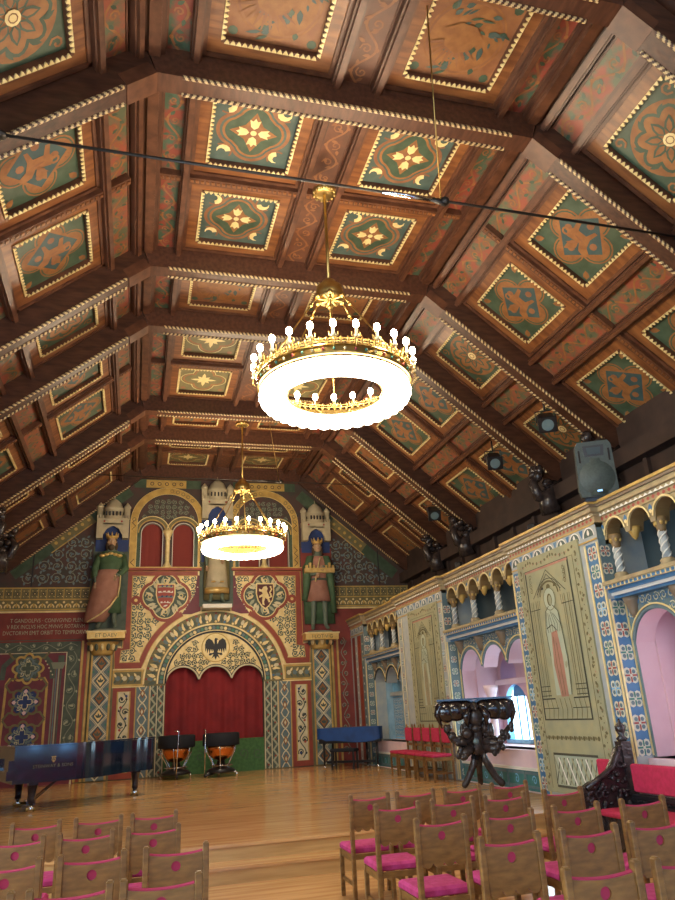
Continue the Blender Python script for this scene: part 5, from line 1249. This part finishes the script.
def put(x, y, lab, grp):
    global first
    rz = random.uniform(-.03, .03)
    if first: o = ac; first = False; o.location = (x, y, 0); o.rotation_euler = (0, 0, rz); o['label'] = lab
    else: o = dup(ac, loc=(x, y, 0), rot=(0, 0, rz), label=lab)
    o['group'] = grp
for r, xs in RX.items():
    for k, x in enumerate(xs): put(x, rowY[r], 'wooden chair with pink cushion, %s row from the stage, %s from the aisle, right block' % (OR[r], OR[k+1]), 'audience chairs, right block')
for r, xs in LX.items():
    for k, x in enumerate(xs): put(x, {1: 7.58, 2: 6.6, 3: 5.50, 4: 4.48}[r], 'wooden chair with pink cushion, %s row from the stage, %s from the aisle, left block' % (OR[r], OR[k+1]), 'audience chairs, left block')
# red padded chairs against the right wall, facing the stage (-x)
def red_chair():
    t = thing('padded_chair', '', 'chair')
    def pb(name, fn): b = MB(); fn(b); return b.build(name, t)
    for s in (-1, 1):
        pb('rear_post', lambda b: (b.box(-.02, .02, s*.19-.018, s*.19+.018, 0, 1.0, 'chairwood', .004), b.lathe([(.018, 1.0), (.02, 1.03), (.004, 1.07)], (0, s*.19, 0), 'chairwood', 6)))
        pb('front_leg', lambda b: b.box(-.44, -.40, s*.20-.018, s*.20+.018, 0, .45, 'chairwood', .004))
        pb('side_rail', lambda b: b.box(-.41, -.01, s*.195-.012, s*.195+.012, .38, .45, 'chairwood')); pb('stretcher', lambda b: b.box(-.41, -.01, s*.195-.009, s*.195+.009, .14, .17, 'chairwood'))
    pb('front_rail', lambda b: b.box(-.43, -.405, -.19, .19, .38, .45, 'chairwood')); pb('rear_rail', lambda b: b.box(-.012, .012, -.18, .18, .60, .65, 'chairwood'))
    pb('seat_cushion', lambda b: b.box(-.45, -.02, -.215, .215, .45, .51, 'redpad', .018)); pb('back_pad', lambda b: b.box(-.05, -.012, -.20, .20, .70, .98, 'redpad', .014))
    return t
rc = red_chair()
for k in range(5):
    y = 14.52+.54*k; lab = 'red padded chair by the stage wall, %s' % ['nearest the lectern', 'second from the lectern', 'middle of the five', 'fourth from the lectern', 'farthest, beside the covered keyboard'][k]
    o = rc if k == 0 else dup(rc, label=lab)
    o.location = (6.15, y, ZS); o['label'] = lab; o['group'] = 'red chairs along the stage wall'
# ================================================================== GRAND PIANO
K = 1.08
t = thing('grand_piano', 'black grand piano with closed lid at the left of the stage', 'piano', (-2.27, 15.63, ZS), radians(17))
def oz(u, v): return (u, v)
side = [(0, -.78), (1.0, -.78), (1.25, -.74), (1.5, -.60), (1.75, -.38), (2.0, -.14), (2.25, .03), (2.5, .09), (2.64, .16), (2.72, .30), (2.74, .48), (2.70, .66), (2.55, .77), (2.3, .78), (0, .78)]
def crom(P_, n=5):
    o = []
    for i in range(len(P_)-1):
        p0, p1, p2, p3 = P_[max(i-1, 0)], P_[i], P_[i+1], P_[min(i+2, len(P_)-1)]
        for q in range(n):
            t = q/n; o.append(tuple(.5*(2*p1[k]+(p2[k]-p0[k])*t+(2*p0[k]-5*p1[k]+4*p2[k]-p3[k])*t*t+(3*p1[k]-p0[k]-3*p2[k]+p3[k])*t**3) for k in (0, 1)))
    return o+[P_[-1]]
side = side[:1]+crom(side[1:14])+side[14:]
def pp(name, fn, par=None):
    b = MB(); b.T = Matrix.Scale(K, 4); fn(b); return b.build(name, par or t)
PZ = lambda u, v, d: (u, v, d)
def case(b):
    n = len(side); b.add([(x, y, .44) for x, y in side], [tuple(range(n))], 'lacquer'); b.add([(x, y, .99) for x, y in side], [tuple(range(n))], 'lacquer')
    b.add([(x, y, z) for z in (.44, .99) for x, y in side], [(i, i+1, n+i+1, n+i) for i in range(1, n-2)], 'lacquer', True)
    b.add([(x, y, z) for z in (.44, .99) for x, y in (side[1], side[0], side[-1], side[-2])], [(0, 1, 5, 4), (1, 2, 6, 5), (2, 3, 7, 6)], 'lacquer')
body = pp('case', case)
def lid(b):
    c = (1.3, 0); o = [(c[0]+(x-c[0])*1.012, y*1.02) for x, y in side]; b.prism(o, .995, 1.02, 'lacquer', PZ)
pp('lid', lid)
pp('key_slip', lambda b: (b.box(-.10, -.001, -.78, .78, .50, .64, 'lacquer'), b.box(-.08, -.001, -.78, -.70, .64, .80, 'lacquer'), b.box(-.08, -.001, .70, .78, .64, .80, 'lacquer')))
for (x, y) in ((.35, -.62), (.35, .62), (2.40, .42)):
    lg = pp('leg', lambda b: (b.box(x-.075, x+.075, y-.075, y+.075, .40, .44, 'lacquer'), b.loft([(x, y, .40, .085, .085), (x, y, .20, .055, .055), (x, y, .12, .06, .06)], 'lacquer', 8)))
    pp('caster', lambda b: (b.lathe([(.045, .0), (.05, .05), (.035, .12)], (x, y, 0), 'chrome', 10), b.ball((x+.05, y-.02, .035), (.03, .02, .035), 'brass', 8, 5), b.ball((x-.05, y+.02, .035), (.03, .02, .035), 'brass', 8, 5)), lg)
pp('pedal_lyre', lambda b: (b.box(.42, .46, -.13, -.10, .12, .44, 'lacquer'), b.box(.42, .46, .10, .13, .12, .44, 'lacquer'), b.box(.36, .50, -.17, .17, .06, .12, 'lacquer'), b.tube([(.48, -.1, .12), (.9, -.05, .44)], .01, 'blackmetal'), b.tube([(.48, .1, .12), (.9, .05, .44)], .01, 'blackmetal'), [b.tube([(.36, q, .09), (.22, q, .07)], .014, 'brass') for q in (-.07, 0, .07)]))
lt = text('maker_lettering', 'STEINWAY & SONS', .082, 'olive', (.62*K, -.7825*K, .66*K), (pi/2, 0, 0), t)
def lyre(b):
    P = lambda u, v, d: (u+.04, -.7815+d, v-.13)
    for s in (-1, 1): strip(b, P, [(.58+s*.03*q, .885+.012*i) for i, q in enumerate((.4, .9, 1, .8, .5, .8, 1.2))], .008, 'goldpaint', .4)
    strip(b, P, [(.54, .955), (.62, .955)], .008, 'goldpaint', .4); disc(b, P, .58, .88, .018, 'goldpaint', .4, 8)
    for q in (-.01, 0, .01): strip(b, P, [(.58+q, .89), (.58+q, .96)], .003, 'goldpaint', .4)
pp('lyre_emblem', lyre)
# ------------------------------------------------------------------ cloth-covered keyboard instrument
t = thing('covered_harpsichord', 'long keyboard instrument under a blue cloth at the right of the stage', 'harpsichord', (4.90, 20.30, ZS), radians(-38))
def p2(name, fn): b = MB(); fn(b); return b.build(name, t)
p2('case', lambda b: b.prism([(0, -.1), (1.72, -.1), (1.72, .12), (1.1, .55), (0, .75)], .62, .98, 'blackmetal', PZ))
def clo(b):
    n = 40; per = []
    out = [(-.03, -.13), (1.75, -.13), (1.75, .15), (1.1, .58), (-.03, .78)]
    for i in range(5):
        a, c = out[i], out[(i+1) % 5]; m = max(2, int(math.dist(a, c)/.12))
        for q in range(m): per.append((a[0]+(c[0]-a[0])*q/m, a[1]+(c[1]-a[1])*q/m, i))
    N = len(per); vs = [(x, y, 1.005) for x, y, i in per]; vs += [(x, y, .97) for x, y, i in per]
    cx_, cy_ = .95, .35
    for k, (x, y, i) in enumerate(per):
        f_ = 1+.012*sin(k*1.9); drop = .72+.035*sin(k*.7) if i != 3 else .8
        if i == 0 and .2 < x < 1.8: drop = .66+.03*sin(x*4)
        vs.append((cx_+(x-cx_)*f_, cy_+(y-cy_)*f_*1.01, drop))
    b.add(vs, [tuple(range(N))], 'bluecloth'); b.add(vs, [(r*N+k, r*N+(k+1) % N, (r+1)*N+(k+1) % N, (r+1)*N+k) for r in (0, 1) for k in range(N)], 'bluecloth', True)
p2('dust_cloth', clo)
for x, y in ((.1, 0), (1.62, 0), (.1, .6), (1.2, .35)): p2('leg', lambda b: (b.tube([(x, y, .62), (x, y, .08)], [.035, .025], 'blackmetal', 8), b.lathe([(.03, 0), (.035, .04), (.02, .09)], (x, y, 0), 'chrome', 8)))
p2('stretcher', lambda b: b.box(.1, 1.5, .14, .20, .12, .18, 'blackmetal'))
t = thing('piano_bench', 'low black bench pushed under the blue-covered keyboard', 'bench', (5.35, 19.55, ZS), radians(-38))
b = MB(); b.box(-.35, .35, -.17, .17, .42, .50, 'blackcloth', .02); b.build('seat', t)
for x in (-.3, .3):
    for y in (-.13, .13): b = MB(); b.box(x-.02, x+.02, y-.02, y+.02, 0, .42, 'blackmetal'); b.build('leg', t)
# ------------------------------------------------------------------ timpani
def timpani(x, y, lab, rz):
    t = thing('timpani', lab, 'timpani', (x, y, ZS), rz, 'copper kettledrums under black covers')
    def p(name, fn): b = MB(); fn(b); return b.build(name, t)
    p('copper_bowl', lambda b: b.lathe([(.06, .38), (.20, .43), (.30, .52), (.36, .66), (.37, .78)], (0, 0, 0), 'copper', 24))
    p('cover', lambda b: b.lathe([(.47, .74), (.48, .76), (.475, 1.02), (.44, 1.045), (.02, 1.05)], (0, 0, 0), 'blackcloth', 28))
    for k in range(6):
        a = k*pi/3+.3
        p('strut', lambda b: b.tube([(.45*cos(a), .45*sin(a), .80), (.40*cos(a), .40*sin(a), .60), (.22*cos(a), .22*sin(a), .28), (.30*cos(a), .30*sin(a), .10)], .014, 'chrome', 6))
    p('base', lambda b: (b.lathe([(.36, .10), (.38, .14), (.30, .20), (.12, .24), (.10, .38)], (0, 0, 0), 'blackmetal', 20), b.tube([(0, -.2, .12), (0, -.52, .05)], .04, 'blackmetal', 6), b.tube([(.3*cos(k*pi/8), .3*sin(k*pi/8), .27) for k in range(17)], .012, 'chrome', 6, False)))
    for k in range(3): a = k*2*pi/3+.5; p('caster', lambda b: (b.tube([(.3*cos(a), .3*sin(a), .12), (.44*cos(a), .44*sin(a), .10)], .02, 'chrome', 6), b.ball((.44*cos(a), .44*sin(a), .05), (.035, .035, .05), 'chrome', 8, 5)))
    p('tuning_crank', lambda b: b.tube([(-.02, -.50, .10), (.0, -.52, .6), (.02, -.52, 1.12), (.0, -.52, 1.15), (-.09, -.50, 1.15)], .014, 'chrome', 6))
timpani(1.10, 20.55, 'copper kettledrum under a black cover, the left of the pair', .0); timpani(2.22, 20.25, 'copper kettledrum under a black cover, the right of the pair', -1.0)
# ------------------------------------------------------------------ carved eagle lectern
t = thing('eagle_lectern', 'tall dark carved wooden lectern with spread eagle wings, in front of the middle recess', 'lectern', (5.75, 12.25, ZS), -.28)
z = 0
vs = [(0, 0, .72), (-.08, 0, .50), (-.22, -.03, .24), (-.34, -.05, .07), (.10, 0, .48), (.24, .02, .22), (.38, .0, .07), (0, .12, .4), (.02, .3, .07), (.0, 0, .95), (-.03, -.02, 1.15), (0, 0, 1.32)]
es = [(0, 1), (1, 2), (2, 3), (0, 4), (4, 5), (5, 6), (0, 7), (7, 8), (0, 9), (9, 10), (10, 11)]
skin_mesh('twisted_trunk', vs, es, [.09, .07, .06, .06, .07, .065, .07, .06, .05, .12, .12, .10], 'carved', t)
b = MB(); random.seed(5)
for q in range(26):
    a = random.uniform(0, 6.28); zz = random.uniform(.66, 1.02); r = random.uniform(.08, .30); b.ball((r*cos(a), r*sin(a)*.6, zz), (random.uniform(.05, .1), random.uniform(.05, .08), random.uniform(.04, .1)), 'carved', 8, 5)
for s, pts in ((-1, [(-.1, 0, .85), (-.3, -.05, .78), (-.44, -.08, .86), (-.52, -.08, .98)]), (1, [(.1, 0, .80), (.32, -.05, .74), (.46, -.06, .86), (.56, -.05, 1.02)]), (1, [(.1, 0, .7), (.3, -.1, .66), (.38, -.1, .76)]), (-1, [(-.1, 0, .72), (-.25, -.1, .62), (-.34, -.1, .66)])):
    b.tube(pts, [.09, .085, .07, .03][:len(pts)], 'carved', 8)
    for p in pts[1:]:
        for q in range(3): b.ball((p[0]+random.uniform(-.06, .06), p[1]-.05, p[2]+random.uniform(-.08, .08)), (.05, .04, .06), 'carved', 7, 5)
b.build('carved_foliage', t)
b = MB(); b.ball((0, -.04, 1.20), (.15, .15, .20), 'carved', 14, 9); b.ball((-.02, -.16, 1.36), (.075, .09, .08), 'carved', 10, 7); b.tube([(-.02, -.22, 1.36), (-.02, -.30, 1.34), (-.02, -.32, 1.28)], [.035, .025, .006], 'carved', 7)
for s in (-1, 1):
    for q in range(5): b.ball((s*(.05+.05*q), -.05, 1.08-.05*q*.6), (.045, .035, .13), 'carved', 8, 6)
b.ball((-.06, -.20, .80), (.05, .03, .05), 'steelblue', 8, 5)
b.build('eagle', t)
for s in (-1, 1):
    b = MB(); n = 9
    top = [(s*.64*i/n, 1.46+.03*sin(i*.35)) for i in range(n+1)]
    low = [(s*(.06+.58*i/n), 1.34-.13*sin(pi*min(1, i/n*1.0)*.9)-(.04 if i == n else 0)) for i in range(n+1)]
    pts = top+low[::-1]; PWg = lambda u, v, d: (u, d+.18*(abs(u)/.64)**2*-.3, v)
    b.prism(pts, -.08, .06, 'polished', PWg)
    b.T = None
    for q, (x, z, rx, rz_, a) in enumerate([(.16, 1.34, .16, .13, -.25), (.34, 1.31, .22, .18, -.1), (.50, 1.30, .17, .19, .25)]):
        b.ball((s*x, -.07, z), (rx, .11, rz_), 'polished', 14, 8)
    b.tube([(s*.50, -.07, 1.42), (s*.62, -.07, 1.38), (s*.66, -.07, 1.24), (s*.60, -.08, 1.02)], [.08, .085, .06, .008], 'polished', 9)
    b.tube([(s*.10, -.12, 1.34), (s*.18, -.16, 1.20), (s*.16, -.14, 1.02)], [.07, .07, .01], 'polished', 8)
    b.build('wing', t)
b = MB(); b.prism([(-.66, -.16), (.66, -.16), (.64, .25), (-.64, .25)], 1.47, 1.50, 'polished', lambda u, v, d: (u, v, d)); b.build('book_rest', t)
# ------------------------------------------------------------------ wall bench with carved end
t = thing('wall_bench', 'long dark bench with red upholstered back along the right wall', 'bench', (6.0, 5.5, 0))
def p3(name, fn): b = MB(); b.T = Matrix.Translation((-6.0, -5.5, 0)); fn(b); return b.build(name, t)
p3('back_pad', lambda b: b.box(6.02, 6.10, 2.6, 8.50, .62, .94, 'redpad', .015)); p3('frame', lambda b: (b.box(6.06, 6.20, 2.5, 8.55, 0, .60, 'carved'), b.box(5.98, 6.06, 2.5, 8.52, .46, .50, 'blackmetal'), b.box(5.99, 6.06, 2.5, 8.52, .55, .59, 'blackmetal'), b.box(5.52, 5.58, 2.5, 8.5, .08, .40, 'carved')))
p3('seat_pad', lambda b: b.box(5.48, 6.04, 2.5, 8.50, .40, .47, 'redpad', .02))
t = thing('bench_end', 'black carved bench end with scrolls, tall post and finial, beside the near tapestry', 'bench end', (5.8, 8.62, 0))
def p4(name, fn): b = MB(); b.T = Matrix.Translation((-5.8, -8.62, 0)); fn(b); return b.build(name, t)
p4('post', lambda b: (b.box(6.0, 6.14, 8.56, 8.70, 0, 1.20, 'steelblue' if 0 else 'carved'), b.lathe([(.05, 1.20), (.075, 1.23), (.03, 1.27), (.065, 1.33), (.065, 1.38), (.02, 1.43), (.012, 1.47)], (6.07, 8.63, 0), 'carved', 12)))
def carv(b):
    b.prism([(6.02, 0), (6.02, 1.16), (5.94, 1.12), (5.86, .98), (5.78, .88), (5.68, .80), (5.50, .76), (5.38, .70), (5.34, .58), (5.36, 0)], 8.58, 8.68, 'carved', lambda u, v, d: (u, d, v))
    random.seed(6)
    for q in range(60):
        x = random.uniform(5.4, 6.0); zm = .72 if x < 5.7 else .72+(x-5.7)*1.3; zz = random.uniform(.3, zm)
        b.ball((x, 8.57, zz), (random.uniform(.02, .045), .03, random.uniform(.02, .045)), 'carved', 7, 4)
    for q in range(7): b.tube([(5.38+.09*q+.04*cos(a_*.7), 8.56, .62+.04*sin(a_*.7)+(.09*q*.6 if q > 3 else 0)) for a_ in range(9)], .012, 'carved', 5)
    b.tube([(5.40, 8.55, .70), (5.60, 8.55, .80), (5.80, 8.56, .90), (5.96, 8.56, 1.14)], .035, 'carved', 8)
p4('carved_panel', carv)
t = thing('short_bench', 'short bench with a red back pad behind the carved bench end', 'bench', (6.0, 9.1, 0))
def p5(name, fn): b = MB(); b.T = Matrix.Translation((-6.0, -9.1, 0)); fn(b); return b.build(name, t)
p5('back_pad', lambda b: b.box(6.10, 6.17, 8.80, 9.34, .62, .96, 'redpad', .015)); p5('seat_pad', lambda b: b.box(5.62, 6.1, 8.80, 9.34, .40, .47, 'redpad', .02)); p5('frame', lambda b: (b.box(6.14, 6.24, 8.78, 9.36, 0, .62, 'carved'), b.box(5.66, 6.14, 8.80, 9.34, 0, .40, 'carved')))
# ------------------------------------------------------------------ loudspeaker on the cornice
t = thing('loudspeaker', 'grey plastic loudspeaker on the cornice, tilted towards the seats', 'loudspeaker', (6.38, 8.62, 4.415))
Rm = Matrix.Rotation(radians(-28), 4, 'Z') @ Matrix.Rotation(radians(10), 4, 'X')
def p6(name, fn):
    b = MB(); b.T = Rm; fn(b); return b.build(name, t)
PS_ = lambda u, v, d: (u, d, v)
p6('cabinet', lambda b: (b.prism([(-.24, .06), (.24, .06), (.27, .16), (.25, .80), (.21, .86), (-.21, .86), (-.25, .80), (-.27, .16)], -.16, .0, 'speakergrey', PS_), b.loft([(0, .0, .08, .22, .2), (0, .04, .5, .24, .22), (0, .02, .84, .2, .17)], 'speakergrey', 10)))
p6('woofer_grille', lambda b: (b.T is not None) and b.add([Rm_p for Rm_p in [(.245*cos(2*pi*k/24)*q, -.165-.05*(1-q*q), .33+.245*sin(2*pi*k/24)*q) for q in (1, .8, .5, .01) for k in range(24)]], [(i*24+k, i*24+(k+1) % 24, (i+1)*24+(k+1) % 24, (i+1)*24+k) for i in range(3) for k in range(24)], 'speakergrey', True))
p6('horn', lambda b: (b.prism([(-.13, .64), (.13, .64), (.15, .80), (-.15, .80)], -.165, -.155, 'blackmetal', PS_), b.prism([(-.09, .67), (.09, .67), (.1, .77), (-.1, .77)], -.175, -.16, 'darkteal', PS_)))
for s in (-1, 1): p6('handle_slot', lambda b: b.box(s*.205-.012, s*.205+.012, -.168, -.15, .56, .74, 'void'))
p6('badge', lambda b: b.box(-.035, .035, -.222, -.205, .12, .145, 'chrome'))
p6('stand_foot', lambda b: b.box(-.2, .2, -.1, .1, -.0, .07, 'blackmetal'))
# ------------------------------------------------------------------ stage spotlights under the roof slope
def spot(x, y, z, k, label, rz):
    t = thing('spotlight', label, 'spotlight', (x, y, z), rz, 'theatre spotlights under the right roof slope')
    def p(name, fn): b = MB(); b.T = Matrix.Scale(k, 4) @ Matrix.Rotation(radians(35), 4, 'X'); fn(b); return b.build(name, t)
    p('housing', lambda b: (b.box(-.15, .15, -.20, .20, -.13, .13, 'blackmetal', .03), b.box(-.17, .17, -.24, -.20, -.15, .15, 'blackmetal', .01)))
    p('lens', lambda b: b.lathe([(.11, -.03), (.10, .0)], (0, 0, 0), 'darkteal', 16) if 0 else b.prism(arc(0, 0, .11, 0, 2*pi*15/16, 15), -.245, -.25, 'steelblue', lambda u, v, d: (u, d, v)))
    b = MB(); b.tube([(-.18*k, 0, 0), (-.18*k, 0, .22*k), (.18*k, 0, .22*k), (.18*k, 0, 0)], .014*k, 'blackmetal', 6); b.tube([(0, 0, .22*k), (0, 0, .46*k)], .02*k, 'blackmetal', 6); b.build('yoke', t)
spot(7.18, 10.82, 6.62, 1.0, 'black theatre spotlight under the roof slope, nearest the loudspeaker', -.5)
spot(7.15, 12.92, 6.60, .95, 'black theatre spotlight under the roof slope, middle of three', -.4)
spot(7.30, 16.70, 6.50, .95, 'black theatre spotlight under the roof slope, farthest and smallest looking', -.3)
def small(x, y, z, lab):
    t = thing('floodlight', lab, 'floodlight', (x, y, z), .6, 'small floodlights behind the cornice'); b = MB(); b.box(-.08, .08, -.10, .06, -.08, .08, 'blackmetal', .015); b.build('housing', t)
    b = MB(); b.prism(arc(0, 0, .05, 0, 2*pi*11/12, 11), -.105, -.112, 'chrome', lambda u, v, d: (u, d, v)); b.build('lens', t); b = MB(); b.tube([(0, 0, -.08), (0, 0, -.30)], .015, 'blackmetal'); b.build('bracket', t)
small(6.9, 11.4, 4.72, 'small floodlight on the cornice left of the loudspeaker'); small(6.9, 14.7, 4.70, 'small floodlight on the cornice above the middle recess')
# ================================================================== LIGHT
def lamp(kind, loc, energy, col, size=.1, rot=None, sy=None):
    l = bpy.data.lights.new(kind.lower(), kind); l.energy = energy; l.color = col
    if kind == 'POINT': l.shadow_soft_size = size
    if kind == 'AREA': l.size = size; l.shape = 'RECTANGLE'; l.size_y = sy or size
    o = bpy.data.objects.new('lamp', l); COL.objects.link(o); o.location = loc
    if rot: o.rotation_euler = rot
    return o
WARM = (1., .80, .56)
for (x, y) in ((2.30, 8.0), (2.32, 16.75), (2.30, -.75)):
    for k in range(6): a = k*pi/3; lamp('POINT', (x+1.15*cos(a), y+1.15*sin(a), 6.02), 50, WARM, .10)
# daylight through the left windows and from the hall behind
for a, b in wins: lamp('AREA', (-4.35, (a+b)/2, 2.6), 110, (.72, .86, 1.), 1.5, (0, radians(-90), 0), 2.8)
# area lamps in the alcoves; only the middle one has windows
lamp('AREA', (XW+1.02, 12.86, 1.6), 14, (.66, .88, 1.), .4, (0, radians(90), 0), .9)
lamp('AREA', (XW+.98, 7.2, 2.0), 22, (.85, .86, 1.), 1.6, (0, radians(90), 0), .9)  # fill lamp added in the near alcove, no window there
lamp('AREA', (XW+.98, 18.8, 1.8), 10, (.5, .78, 1.), 1.4, (0, radians(90), 0), .9)  # blue lamp added for the far alcove, no window built there
w_ = bpy.data.worlds.new('world'); SC.world = w_; w_.use_nodes = True; w_.node_tree.nodes['Background'].inputs[0].default_value = (.55, .7, .9, 1); w_.node_tree.nodes['Background'].inputs[1].default_value = .3
SC.view_settings.view_transform = 'Standard'; SC.view_settings.look = 'None'; SC.view_settings.gamma = 1.; SC.view_settings.exposure = 0.3; SC.view_settings.use_curve_mapping = False
